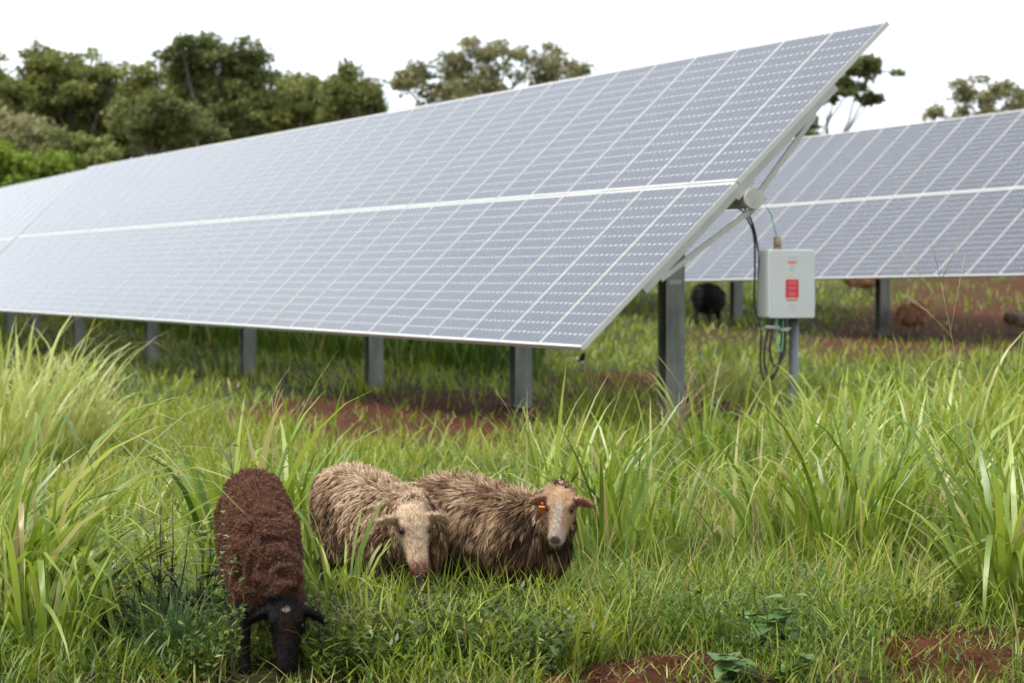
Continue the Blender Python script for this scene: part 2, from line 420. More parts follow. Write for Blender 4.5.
field(2300, 10.2, 12.2, 1.0, (.04, .14), (.004, .008), (.4, .2), mul=onsoil, lean=(.1, .9), droop=(.1, 1.2))
field(4200, 26, 62, 1.0, (.08, .22), (.008, .014), (.5, .2), mul=onsoil, lean=(.1, .9), droop=(.1, 1.2))
keep = _k0
field(34000, 16, 32, 1.0, (.07, .2), (.006, .011), (.66, .14))
field(9000, 16, 32, 1.0, (.2, .42), (.007, .013), (.6, .16), patch=(.52, .6, 12))
field(26000, 30, 85, 1.3, (.10, .3), (.009, .016), (.55, .16))
def feet(x, y):
    px = 512 + x / y * FPX
    return np.clip((px - 300) / 30, 0, 1) * np.clip((640 - px) / 30, 0, 1)
field(7000, 10.9, 12.1, 1.0, (.16, .40), (.006, .013), (.5, .18), mul=feet, lean=(0, .6), droop=(.2, 1.4), seg=4)
# the grazed spot at the brown sheep's muzzle and forelegs
def openspot(x, y):
    px = 512 + x / y * FPX
    return (px > 222) & (px < 318) & (y < 11.25)
# creeping grass: leaning stems carrying short pointed leaves
def sprigs(n, y0, y1, x0, x1, tint):
    Xs, Ys = U(x0, x1, n), U(y0, y1, n); k = (fbm(Xs * 1.8, Ys * 1.6, 91) > .46) & keep(Xs, Ys, thr=.0) & ~openspot(Xs, Ys); Xs, Ys = Xs[k], Ys[k]; n = len(Xs)
    B = np.stack([Xs, Ys, gz(Xs, Ys) - .01], -1); h = U(.10, .30, n); az = U(0, 6.283, n); ln = U(.1, .8, n)
    tn = np.clip(RNG.normal(tint, .14, n) + (fbm(Xs * 1.1, Ys * .9, 92) - .5) * .6, 0, .95)
    L.append(blades(B, h, .0035, az, ln, .2, 3, np.clip(tn - .1, 0, 1), tipw=.4))
    for j in range(7):
        f = (j + U(.2, .9, n)) / 7.2; th = ln + .1 * f
        P = B + np.stack([np.sin(th) * np.cos(az) * h * f, np.sin(th) * np.sin(az) * h * f, np.cos(th) * h * f], -1)
        L.append(blades(P, U(.035, .085, n), U(.006, .011, n), az + (j % 2) * 3.14 + U(-1.2, 1.2, n), U(.5, 1.2, n), U(.1, .9, n), 3, np.clip(tn + U(-.1, .12, n), 0, .97)))
sprigs(2600, 10.5, 13.0, -2.4, 2.6, .38)
sprigs(1900, 10.9, 12.8, -.4, 2.4, .34)
field(2600, 11.0, 13.6, 1.0, (.25, .5), (.005, .011), (.5, .2), patch=(.55, 1.1, 61), lean=(.05, .7), droop=(.3, 1.8), seg=5, mul=lambda x, y: (512 + x / y * FPX > 575) * 1.0)
field(900, 11.0, 13.6, 1.0, (.25, .5), (.003, .006), (.96, .04), patch=(.5, 1.1, 61), lean=(.1, .9), droop=(.1, 1.0), seg=4, mul=lambda x, y: (512 + x / y * FPX > 575) * 1.0)
# thick dark growth beyond and under the near array, shade partly in its tint
def beyond(x, y): return np.clip((x * .94 + y * .34 - 12.6) * .5, 0, 1) * np.clip((512 + x / y * FPX < 540) + .0, 0, 1)
field(70000, 38, 72, 1.0, (.7, 1.15), (.014, .024), (.22, .13), mul=beyond, lean=(0, .4), droop=(.2, 1.2))
# tall pale growth on the right, between the arrays
def rightside(x, y):
    px = 512 + x / y * FPX
    return np.clip((px - 690) / 60, 0, 1) * np.where(px > 790, 1, 0.45)
field(3000, 19, 30, 1.0, (.3, .6), (.014, .026), (.66, .16), mul=rightside, lean=(0, .4), droop=(.3, 1.5), seg=4)
field(1100, 13, 20, 1.0, (.3, .6), (.011, .020), (.6, .16), mul=rightside, lean=(0, .45), droop=(.3, 1.6), seg=4)
V, F, T = join(L)
tag(link('grass', mesh_np('grass', V, F, True, [M_grass], {'tint': T})), 'short and knee high green grass over the whole field', 'grass', kind='stuff')

# crumbled clods and dead stems lying on the bare red soil
nC = 2600
xc = np.concatenate([U(.3, .95, 1100), U(1.35, 2.3, 1500)]); yc = np.concatenate([U(10.3, 11.3, 1100), U(10.3, 12.0, 1500)])
kc = soil(xc, yc) > .35; xc, yc = xc[kc], yc[kc]; m_ = MB()
for a_, b_ in zip(xc, yc):
    r_ = .003 + .013 * random.random() ** 4
    m_.sphere((a_, b_, g1(a_, b_) + r_ * .4), (r_ * random.uniform(.7, 1.3), r_ * random.uniform(.7, 1.3), r_ * random.uniform(.5, .9)), None, 5, 3)
tag(m_.build('soil_clods', simple('red_clods', (.085, .03, .02), .95, 0, .5, 30, .1), None, False), 'crumbled red clods lying on the bare soil of the bank', 'soil clods', kind='stuff')

# low dark leafy herbs in front of the sheep
n = 2300
px = np.concatenate([U(90, 560, n), U(560, 1010, 260), U(300, 560, 1500)]); yv = np.concatenate([U(10.7, 12.1, n), U(10.9, 12.4, 260), U(10.8, 11.8, 1500)])
xv = (px - 512) / FPX * yv
k = keep(xv, yv, thr=.05) & ~openspot(xv, yv + .15) & (fbm(xv * 2.6, yv * 2.0, 44) > .42)
xv, yv = xv[k], yv[k]; n = len(xv)
hh = U(.05, .26, n); az = U(0, 6.283, n)
Lh = []; St = MB()
for j in range(9):
    f = U(0.25, 1, n)
    P = np.stack([xv + np.cos(az) * hh * .35 * f + U(-.02, .02, n), yv + np.sin(az) * hh * .35 * f + U(-.02, .02, n), gz(xv, yv) + hh * f], -1)
    D = RNG.normal(size=(n, 3)); D[:, 2] = np.abs(D[:, 2]) * .4 + .15
    Lh.append(leaves(P, U(.02, .048, n), np.clip(RNG.normal(.55, .25, n) + (fbm(xv * 1.7, yv * 1.7, 45) - .5) * .8, 0, .95), 0.42, D=D))
Lh.append(blades(np.stack([xv, yv, gz(xv, yv) - .01], -1), hh * 1.05, .004, az, .3, .1, 2, .2))
V, F, T = join(Lh)
tag(link('ground_cover', mesh_np('ground_cover', V, F, True, [M_herb], {'tint': T})), 'low dark leafy weeds around the feet of the sheep', 'weeds', kind='stuff')

# ------------------------------------------------------------------ tall grass clumps
def clump(n, h, spread, w, lean=(.02, .5), droop=(.3, 2.0), tint=(.55, .18), seg=7, dirbias=None, dry=.05):
    n = int(n * .72); w = w * U(.8, 2.15, n)
    a = U(0, 6.283, n); r = spread * np.sqrt(U(0, 1, n))
    B = np.stack([np.cos(a) * r, np.sin(a) * r, -0.03 * np.ones(n)], -1)
    az = a + RNG.normal(0, .7, n)
    if dirbias is not None:
        pick = U(0, 1, n) < .5; az[pick] = dirbias + RNG.normal(0, .6, pick.sum())
    hv = h * np.clip(RNG.normal(.85, .22, n), .35, 1.25)
    tn = np.clip(RNG.normal(tint[0], tint[1], n), 0, .95)
    d = U(0, 1, n) < dry; tn[d] = U(.94, 1, d.sum())
    dr = droop[0] + (droop[1] - droop[0]) * U(0, 1, n) ** 1.6
    A = blades(B, hv, w * U(.6, 1.25, n), az, U(lean[0], lean[1], n), dr, seg, tn, power=2.1, twist=.9, tipw=.04, kink=.3)
    # straight side shoots and stems low down
    m = n // 2
    a = U(0, 6.283, m); r = spread * 1.15 * np.sqrt(U(0, 1, m))
    Bs = np.stack([np.cos(a) * r, np.sin(a) * r, -0.03 * np.ones(m)], -1)
    C = blades(Bs, h * U(.25, .55, m), w[:m] * U(.45, .9, m), a + RNG.normal(0, .9, m), U(.05, .6, m), U(.2, 1.6, m), 4, np.clip(RNG.normal(tint[0] - .08, tint[1], m), 0, .95))
    V, F, T = join([A, C])
    return mesh_np('tall_grass_clump', V, F, True, [M_tall], {'tint': T})
CL = [ # px, Y, n, h, spread, w, label, opts
    (8, 11.75, 260, 1.36, .18, .0185, 'largest arching clump of tall grass at the lower left edge', dict(droop=(1.2, 2.8), lean=(.1, .8), dry=.08, dirbias=-.2)),
    (-45, 12.2, 180, 1.05, .2, .0185, 'tall grass clump half outside the frame behind the lower left clump', dict(droop=(.7, 2.4))),
    (40, 11.2, 110, .8, .14, .014, 'smaller drooping grass tuft in front of the lower left clump', dict(droop=(.9, 2.6))),
    (26, 25.5, 260, 1.38, .5, .020, 'pale yellow green grass clump below the left end of the near array', dict(tint=(.9, .07), droop=(.8, 2.4))),
    (66, 26.5, 150, 1.15, .35, .020, 'pale grass clump right of the yellow green one under the near array', dict(tint=(.88, .08), droop=(.6, 2.2))),
    (-15, 24, 200, 1.25, .5, .020, 'pale grass clump cut by the left edge under the array', dict(tint=(.9, .07), droop=(.7, 2.2))),
    (236, 13.3, 95, 1.08, .16, .024, 'broad bladed grass clump rising behind the brown sheep', dict(droop=(.5, 2.5), lean=(.02, .35))),
    (292, 13.5, 85, 1.0, .15, .022, 'broad bladed grass clump between brown sheep and middle sheep', dict(droop=(.5, 2.5), lean=(.02, .35))),
    (340, 11.9, 46, .74, .07, .016, 'thin arching blades in front of the middle sheep', dict(droop=(.9, 2.3), lean=(.05, .4))),
    (535, 14.8, 80, .92, .18, .015, 'upright grass clump directly behind the right pale sheep', dict(lean=(0, .3), droop=(.4, 2.3))),
    (572, 14.9, 95, 1.0, .2, .016, 'tallest upright grass clump behind the tagged sheep head', dict(lean=(0, .3), droop=(.4, 2.3))),
    (612, 14.5, 95, .98, .2, .016, 'green grass clump right of the tagged sheep', dict(lean=(0, .4), droop=(.5, 2.5))),
    (650, 15.5, 60, .8, .2, .015, 'thin grass clump below the nearest array post', dict(lean=(0, .4), droop=(.5, 2.5))),
    (705, 21.5, 90, .85, .25, .015, 'grass clump to the right of the nearest array post base', dict(tint=(.5, .15))),
    (745, 15.2, 40, .95, .16, .015, 'loose leaning grass clump with dry stems left of the combiner pipe', dict(dry=.25, lean=(.1, .5))),
    (790, 14.6, 75, .95, .2, .02, 'grass clump in front of the combiner pipe', dict(lean=(0, .35), droop=(.5, 2.5))),
    (838, 14.2, 120, 1.0, .22, .021, 'dense upright grass clump right of the combiner pipe', dict(lean=(0, .3), droop=(.5, 2.5))),
    (885, 14.6, 110, .98, .22, .02, 'dense grass clump in the middle of the right grass stand', dict(lean=(0, .35), droop=(.5, 2.5))),
    (930, 15.8, 120, 1.0, .28, .02, 'tall grass clump under the far array post', dict(lean=(0, .4), droop=(.6, 2.6))),
    (975, 14.8, 100, .95, .24, .018, 'grass clump behind the right edge clump', dict(lean=(0, .4), droop=(.6, 2.6))),
    (1015, 12.4, 130, 1.1, .2, .019, 'big arching grass clump at the right edge', dict(droop=(.7, 2.6), lean=(.02, .5))),
    (1050, 13.0, 110, 1.1, .22, .019, 'arching grass clump cut off by the right edge', dict(droop=(.7, 2.6), lean=(.02, .5))),
    (815, 20.5, 110, .85, .35, .016, 'pale grass clump around the foot of the combiner pipe', dict(tint=(.68, .12), droop=(.5, 2.2))),
    (865, 22, 130, .95, .4, .017, 'pale drooping grass clump behind the right grass stand', dict(tint=(.68, .12), droop=(.5, 2.2))),
    (940, 21, 150, 1.05, .45, .017, 'wide pale grass clump below the brown grazing sheep', dict(tint=(.68, .12), droop=(.5, 2.2))),
    (1005, 22, 140, 1.0, .45, .017, 'pale grass clump below the far array at the right edge', dict(tint=(.68, .12), droop=(.5, 2.2))),
    (500, 17.5, 50, .55, .2, .012, 'short grass tuft behind the right pale sheep rump', dict(lean=(0, .4))),
    (418, 16.5, 45, .5, .2, .011, 'short grass tuft behind the gap between the two pale sheep', dict(lean=(0, .4))),
    (150, 15.5, 40, .5, .22, .014, 'loose low grass tuft left of the brown sheep', dict(droop=(.5, 2.0))),
    (100, 17.5, 45, .5, .3, .013, 'low grass tuft in the open grass on the left', dict(droop=(.5, 2.0))),
    (720, 31, 90, .7, .3, .017, 'pale grass tuft in front of the black sheep', dict(tint=(.8, .08), droop=(.6, 2.0))),
]
for px, Yc, n, h, sp, w, lab, o in CL:
    x = (px - 512) / FPX * Yc
    tag(link('tall_grass_clump', clump(n, h, sp, w, **o), None, (x, Yc, g1(x, Yc))), lab, 'grass clump', 'tall grass clumps')
# dark sedge tuft beside the brown sheep
def single(name, me, px, Y, lab, cat, group=None):
    x = (px - 512) / FPX * Y
    return tag(link(name, me, None, (x, Y, g1(x, Y))), lab, cat, group)
V, F, T = blades(np.stack([RNG.normal(0, .05, 420), RNG.normal(0, .05, 420), np.zeros(420) - .02], -1), U(.22, .46, 420), .0055, U(0, 6.283, 420), U(.05, .9, 420), U(.1, 1.0, 420), 4, np.clip(RNG.normal(.5, .22, 420), 0, 1))
single('sedge_tuft', mesh_np('sedge_tuft', V, F, True, [M_sedge], {'tint': T}), 180, 11.05, 'dark fine bladed sedge tuft left of the brown sheep legs', 'sedge tuft')

# ------------------------------------------------------------------ weeds and stalks
def weed(name, px, Y, h, nst, lab, cat, leaf=(.02, .04), nleaf=14, mleaf=None, mstem=None, spread=.25, tint=(.5, .2), stem_r=.0035, lean=(0, 0), group=None):
    x = (px - 512) / FPX * Y
    root = empty(name, (x, Y, g1(x, Y))); tag(root, lab, cat, group)
    sm = MB(); LP = []; LD = []
    for s in range(nst):
        a = random.uniform(0, 6.28); hh = h * random.uniform(.6, 1.0); p = Vector((random.uniform(-.02, .02), random.uniform(-.02, .02), -.02)); path = [p.copy()]
        if s == 0: hh = h
        d = Vector((math.cos(a) * spread + lean[0], math.sin(a) * spread + lean[1], 1)).normalized()
        for k in range(6):
            d = (d + Vector((random.uniform(-.14, .14), random.uniform(-.14, .14), .05))).normalized(); p = p + d * hh / 6; path.append(p.copy())
        sm.tube(path, [stem_r * (1 - .11 * i) for i in range(7)], 5)
        for _ in range(nleaf):
            t = random.uniform(.25, 1.0) * 5.99; i = int(t); q = path[i].lerp(path[i + 1], t - i)
            LP.append(q); aa = random.uniform(0, 6.28); LD.append((math.cos(aa), math.sin(aa), random.uniform(-.25, .55)))
        if random.random() < .8:   # a side branch
            i = random.randint(2, 4); q = path[i]; aa = random.uniform(0, 6.28); bd = Vector((math.cos(aa) * .7, math.sin(aa) * .7, .7)); q2 = q + bd * hh * .25
            sm.tube([q, q.lerp(q2, .5) + Vector((0, 0, .01)), q2], [stem_r * .7, stem_r * .6, stem_r * .4], 5)
            for _ in range(nleaf // 2):
                LP.append(q.lerp(q2, random.uniform(.3, 1))); LD.append((random.uniform(-1, 1), random.uniform(-1, 1), random.uniform(-.2, .5)))
    sm.build('stem', mstem or M_stem, root, True, world=False)
    if LP:
        LP = np.array([tuple(v) for v in LP]); LD = np.array(LD); n = len(LP)
        V, F, T = oval_leaves(LP, U(leaf[0], leaf[1], n), np.clip(RNG.normal(tint[0], tint[1], n), 0, 1), 1.15 if mleaf is M_broad else .7, LD)
        link('foliage', mesh_np('foliage', V, F, True, [mleaf or M_herb], {'tint': T}), root)
    return root
weed('leafy_weed', 242, 12.6, .86, 4, 'slender weed with small leaves sticking up behind the brown sheep', 'weed', (.025, .06), 18, spread=.14, stem_r=.0045)
weed('leafy_weed', 232, 10.72, .74, 3, 'leafy weed stem standing in front of the brown sheep flank', 'weed', (.018, .036), 26, spread=.12, tint=(.75, .12), lean=(.02, 0))
weed('branched_weed', 165, 11.7, .72, 8, 'dark branching weed with bare stems between left clump and brown sheep', 'weed', (.02, .05), 9, spread=.3, stem_r=.0055)
weed('branched_weed', 140, 11.4, .5, 8, 'low leafy weed left of the dark branching weed', 'weed', (.03, .06), 14, spread=.5, tint=(.7, .2))
weed('branched_weed', 196, 11.9, .58, 9, 'broad leafed weed with a yellow leaf beside the brown sheep', 'weed', (.04, .085), 10, spread=.4, tint=(.75, .2))
weed('leafy_weed', 365, 11.0, .42, 7, 'bushy dark weed right of the brown sheep head', 'weed', (.015, .032), 22, spread=.4)
weed('leafy_weed', 440, 11.3, .38, 7, 'bushy dark weed below the middle sheep muzzle', 'weed', (.015, .03), 22, spread=.4)
weed('leafy_weed', 498, 11.25, .30, 5, 'small dark weed below the tagged sheep', 'weed', (.015, .03), 20, spread=.4)
weed('leafy_weed', 322, 10.9, .40, 6, 'dark weed touching the brown sheep muzzle', 'weed', (.015, .035), 20, spread=.35)
weed('broadleaf_seedling', 775, 11.2, .34, 4, 'pale broad leafed seedling in front of the right grass stand', 'seedling', (.07, .11), 6, M_broad, spread=.3)
weed('broadleaf_seedling', 738, 10.8, .17, 3, 'low broad leafed seedling at the edge of the red bank', 'seedling', (.07, .11), 6, M_broad, spread=.5)
weed('broadleaf_seedling', 790, 10.75, .15, 3, 'lowest broad leafed seedling near the bottom edge', 'seedling', (.06, .09), 5, M_broad, spread=.5)
weed('dry_stalk', 598, 13.2, .55, 2, 'dry brown stalk right of the tagged sheep', 'dry stalk', nleaf=0, mstem=M_straw, stem_r=.003, spread=.15)
weed('dry_stalk', 672, 12.6, .62, 2, 'dry brown stalk leaning right beside the open grass', 'dry stalk', nleaf=0, mstem=M_straw, stem_r=.003, spread=.1, lean=(.25, 0))
weed('dry_stalk', 752, 14.2, .7, 4, 'pale straw stalks standing among the loose grass clump', 'dry stalk', nleaf=0, mstem=M_straw, stem_r=.004, spread=.25)
# airy seed head by the nearest post, and two tall flowering stalks
def panicle(px, Y, h, lab, rays=16, rl=.35, lean=(0.1, 0), mst=M_straw):
    x = (px - 512) / FPX * Y; root = empty('grass_seed_head', (x, Y, g1(x, Y))); tag(root, lab, 'grass seed head')
    p = Vector((0, 0, -.02)); d = Vector((lean[0], lean[1], 1)).normalized(); path = [p.copy()]
    for k in range(7):
        p = p + d * h / 7; path.append(p.copy()); d = (d + Vector((lean[0] * .18, 0, 0))).normalized()
    s = MB(); s.tube(path, [.004 * (1 - .1 * i) for i in range(8)], 5); s.build('stalk', mst, root, True, False)
    m = MB()
    for k in range(rays):
        i = random.uniform(5.2, 6.98); q = path[int(i)].lerp(path[int(i) + 1], i - int(i)); a = random.uniform(0, 6.28)
        e = Vector((math.cos(a) * .5 + lean[0], math.sin(a) * .5, random.uniform(.5, 1.0))).normalized(); L_ = rl * random.uniform(.4, 1)
        m.tube([q, q + e * L_ * .5, q + e * L_ + Vector((lean[0] * .05, 0, -.03))], [.0016, .0013, .0010], 4)
    m.build('panicle', M_straw, root, True, False)
panicle(655, 15.0, .95, 'airy dry seed head leaning across the nearest array post', 22, .34, (.12, 0))
panicle(985, 14.5, 1.50, 'single tall reddish stalk crossing the far array panels', 9, .5, (-.10, 0))
panicle(281, 14.0, .98, 'thin upright grass stalk rising above the brown sheep', 4, .22, (-.03, 0))
panicle(518, 15.8, .7, 'dry brown seed stalk below the second array post', 4, .3, (.0, 0))

# ------------------------------------------------------------------ solar arrays
PITCHW, MW_, ML, HALF = 1.06, 1.050, 2.068, 2.08
def module_mesh():
    w, l, t = MW_ / 2 - .012, ML / 2 - .012, .006
    V = [(-w, -l, 0), (w, -l, 0), (w, l, 0), (-w, l, 0), (-w, -l, -t), (w, -l, -t), (w, l, -t), (-w, l, -t)]
    F = [(0, 1, 2, 3), (7, 6, 5, 4), (0, 4, 5, 1), (1, 5, 6, 2), (2, 6, 7, 3), (3, 7, 4, 0)]
    cp = .1262
    uvq = [(v[0] / cp + 4, v[1] / cp + 8) for v in V[:4]]
    uv = uvq + [(-1, -1)] * 20
    return mesh_np('solar_module', V, F, False, [M_cell], uv=uv)
def frame_mesh():
    m = MB(); w, l, z0, z1 = MW_ / 2, ML / 2, -.044, .0035
    X, Y_, Z_ = (1, 0, 0), (0, 1, 0), (0, 0, 1); c = (z0 + z1) / 2; hz = (z1 - z0) / 2
    for s in (-1, 1):
        m.box((s * (w - .006), 0, c), (X, Y_, Z_), (.006, l, hz))
        m.box((0, s * (l - .006), c), (X, Y_, Z_), (w - .0121, .006, hz))
    return mesh_np('module_frame', m.V, m.F, False, [M_alu])
ME_mod, ME_frame = module_mesh(), frame_mesh()
def hbeam(m, x, y, z0, z1, ax, w=.19, d=.205, t=.014):
    a, b = ax; zc, hz = (z0 + z1) / 2, (z1 - z0) / 2; k = Vector((0, 0, 1)); c = Vector((x, y, zc))
    for s in (-1, 1): m.box(c + b * (s * (d / 2 - t / 2)), (a, b, k), (w / 2, t / 2, hz))
    m.box(c, (a, b, k), (t / 2, d / 2 - t - .001, hz))
def array(P, az, slope, tilt, n0, n1, posts, label, group, detail=True, gap_after=None):
    """P front-face mid point at n = 0; columns run from n0 to n1 away along the axis"""
    a = Vector((-math.sin(az) * math.cos(slope), math.cos(az) * math.cos(slope), math.sin(slope)))
    h = Vector((math.cos(az), math.sin(az), 0)); u = h.cross(a); u = u if u.z > 0 else -u
    t = h * math.cos(tilt) + u * math.sin(tilt); nrm = (-a).cross(t)
    base = P + a * (PITCHW * n0) - nrm * .215; bx, by = base.x, base.y
    root = empty('solar_array', (bx, by, g1(bx, by)), az - math.pi / 2 + math.pi); tag(root, label, 'solar array', group)
    inv = MW[root.name].inverted()
    Rm = Matrix((-a, t, nrm)).transposed().to_4x4()
    first = None
    for n in range(n0, n1):
        for s in (1, -1):
            c = P + a * (PITCHW * (n + .5)) + t * (s * (HALF / 2))
            jit = Matrix.Rotation(random.uniform(-.0012, .0012), 4, 'X') @ Matrix.Rotation(random.uniform(-.0015, .0015), 4, 'Y')
            if first is None:
                mo = bpy.data.objects.new('solar_module', ME_mod); fr = bpy.data.objects.new('module_frame', ME_frame); first = (mo, fr)
            else:
                mo, fr = first[0].copy(), first[1].copy()
            COL.objects.link(mo); COL.objects.link(fr); mo.parent = root; fr.parent = mo
            mo.matrix_basis = inv @ Matrix.Translation(c) @ Rm @ jit; fr.matrix_basis = Matrix.Identity(4)
    # torque tube with end caps
    tc = P - nrm * .215
    m = MB(); m.tube([tc + a * (PITCHW * n0 - .02), tc + a * (PITCHW * n1 + .02)], .085, 20); m.build('torque_tube', M_tube, root, True)
    m = MB(); m.tube([tc + a * (PITCHW * n0 - .045), tc + a * (PITCHW * n0 - .021)], .092, 20); cap = m.build('tube_cap', M_tubecap, root)
    # transverse rails under the modules, each with its two struts to the tube
    for n in range(n0, n1 + 1):
        q = P + a * (PITCHW * n + (.035 if n == n0 else (-.035 if n == n1 else 0)))
        m = MB(); m.box(q - nrm * .078, (a, t, nrm), (.022, 1.30, .032))
        m.box(q - nrm * .1205, (a, t, nrm), (.05, .11, .010))
        r = m.build('rail', M_rail, root)
        m = MB()
        for s, e in ((-1, 1.12), (1, .98)):
            p0 = q - nrm * .295 + t * (s * .05); p1 = q + t * (s * e) - nrm * .118
            if s > 0: p0 = q - nrm * .235 + t * .105
            m.bar(p0, p1, .035, .045, nrm)
        m.box(q - nrm * .305, (a, t, nrm), (.03, .10, .012))
        m.build('strut', M_rail, r)
    for n in posts:
        q = tc + a * (PITCHW * n)
        m = MB(); hbeam(m, q.x, q.y, g1(q.x, q.y) - .4, q.z - .05, (h, Vector((a.x, a.y, 0)).normalized())); po = m.build('post', M_galv, root)
        m = MB(); m.tube([q - a * .08, q + a * .08], .125, 18); m.build('bearing', M_galv, po, True)
    return root, a, t, nrm, h
d2 = math.radians
P1 = Vector((1.9837, 25.133, .9307 + CAM_Z)); AZ = .3463
A1, a1, t1, n1_, h1 = array(P1, AZ, .0030, .7791, 0, 34, [1.72, 5.65, 10.75, 16.7, 22.8, 28.7, 33], 'large near solar array whose right end shows tube and struts', 'solar arrays')
Pb = P1 + a1 * (PITCHW * 34.25) + Vector((0, 0, -.025))
array(Pb, AZ, -.004, .770, 0, 16, [1.5, 7, 13], 'farther solar array continuing the near one at the left edge', 'solar arrays')
q = P1 - n1_ * .215 + a1 * (PITCHW * 1.72); qf = Vector((a1.x, a1.y, 0)).normalized()
m = MB(); m.box(Vector((q.x, q.y, at(672, 282, q.y).z)) - qf * .104, (h1, qf, (0, 0, 1)), (.06, .001, .02)); m.build('post_sticker', M_grey, A1)
P2 = Vector((7.5233, 48.852, 1.6145 + CAM_Z))
array(P2, AZ, -.0049, .7794, -9, 24, [-3.35, 2.65, 8.69, 14.7, 20.7], 'solar array in the back right row behind the combiner box', 'solar arrays')

# ------------------------------------------------------------------ combiner box on its pipe
bc = at(786, 284, 25.35)
fw = -Vector((a1.x, a1.y, 0)).normalized(); rt = Vector((-fw.y, fw.x, 0)); up = Vector((0, 0, 1))   # front normal, right as seen, up
if rt.x < 0: rt = -rt
BW, BH, BD = .225, .305, .12
root = empty('combiner_box', (bc.x, bc.y, g1(bc.x, bc.y)), 0); tag(root, 'light grey electrical box with red warning labels on a grey pipe', 'electrical box')
def bevel_box(m, c, hw, hh, hd, bev):
    prof = [(-hw, -hh + bev), (-hw + bev, -hh), (hw - bev, -hh), (hw, -hh + bev), (hw, hh - bev), (hw - bev, hh), (-hw + bev, hh), (-hw, hh - bev)]
    V = [c + rt * (x * k) + up * (z * k) + fw * d for d, k in ((-hd, 1), (hd - bev * .6, 1), (hd, .975)) for x, z in prof]
    n = 8; F = [(i + r * n, (i + 1) % n + r * n, (i + 1) % n + (r + 1) * n, i + (r + 1) * n) for r in range(2) for i in range(n)]
    F += [tuple(range(n - 1, -1, -1)), tuple(range(2 * n, 3 * n))]
    m.add(V, F)
m = MB(); bevel_box(m, bc - fw * .02, BW - .004, BH - .004, BD - .02, .012); en = m.build('enclosure', M_box, root)
m = MB(); bevel_box(m, bc + fw * (BD - .012), BW, BH, .022, .014); door = m.build('door', M_box, root)
fz = BD + .0105
def plate(m, x0, x1, z0, z1, d=0.0):   # in metres on the door, origin at its centre
    m.box(bc + rt * ((x0 + x1) / 2) + up * ((z0 + z1) / 2) + fw * (fz + d), (rt, up, fw), ((x1 - x0) / 2, (z1 - z0) / 2, .0012))
def lines(m, x0, x1, zs, t=.006, d=.002):
    for z in zs:
        e = random.uniform(0, .012); plate(m, x0 + e, x1 - e, z - t / 2, z + t / 2, d)
S_ = M_white
m = MB(); plate(m, -.068, .075, .215, .262); lb = m.build('name_plate', M_white, door)
m = MB(); lines(m, -.05, .06, [.238], .010); m.build('print', M_grey, lb)
m = MB(); plate(m, -.045, .042, .045, .205); lb = m.build('warning_label', M_white, door, )
m = MB(); plate(m, -.043, .040, .178, .203, .0022); m.build('header', M_pink, lb)
m = MB(); lines(m, -.03, .03, [.155, .142, .129, .116], .005); m.build('print', M_grey, lb)
m = MB(); q = bc + rt * (-.022) + up * .078 + fw * (fz + .0022)
m.add([q - rt * .02 - up * .018, q + rt * .02 - up * .018, q + up * .022, q - rt * .02 - up * .018 + fw * .001, q + rt * .02 - up * .018 + fw * .001, q + up * .022 + fw * .001], [(2, 1, 0), (3, 4, 5), (0, 1, 4, 3), (1, 2, 5, 4), (2, 0, 3, 5)])
m.build('hazard_triangle', M_yellow, lb)
m = MB(); plate(m, -.066, .062, -.125, .040); lb = m.build('danger_label', M_red, door)
m = MB(); lines(m, -.045, .042, [.02, .002, -.030, -.045, -.075, -.09, -.105], .006); m.build('print', M_pink, lb)
m = MB(); plate(m, -.066, .062, -.235, -.160); lb = m.build('lower_label', M_white, door)
m = MB(); lines(m, -.05, .045, [-.178, -.192, -.206, -.220], .004); m.build('print', M_grey, lb)
m = MB(); plate(m, -.066, .062, -.159, -.1265, .0); lb = m.build('caution_strip', M_white, door)
m = MB(); plate(m, -.058, .052, -.150, -.134, .0022); m.build('print', M_orange, lb)
pc = bc + rt * .10 - fw * .05
m = MB(); m.tube([(pc.x, pc.y, g1(pc.x, pc.y) - .3), (pc.x, pc.y, bc.z - BH - .002)], .044, 16); m.build('pipe', M_pipe, root, True)
sc = bc - rt * .085 + up * BH
m = MB(); m.tube([sc + up * .001, sc + up * .02], .045, 14); m.tube([sc + up * .0205, sc + up * .115], .034, 14); m.build('conduit_stub', M_brass, root, True)
m = MB()
for k, (dx, dz) in enumerate(((-.20, -.075), (-.155, -.078), (-.06, -.098), (-.03, -.10), (-.115, -.08))):
    q = bc + rt * dx + up * (-BH + dz) + fw * .05; m.box(q, (rt, up, fw), (.024, .013, .02))
m.build('cable_clamp', M_tubecap, root)
m = MB(); q = bc + rt * (-.1) + up * (-BH - .09) + fw * .0; m.box(q, (rt, up, fw), (.14, .012, .02)); q = bc + rt * -.1 + up * (-BH - .045); m.box(q, (rt, up, fw), (.012, .043, .014)); m.build('clamp_bracket', M_tubecap, root)

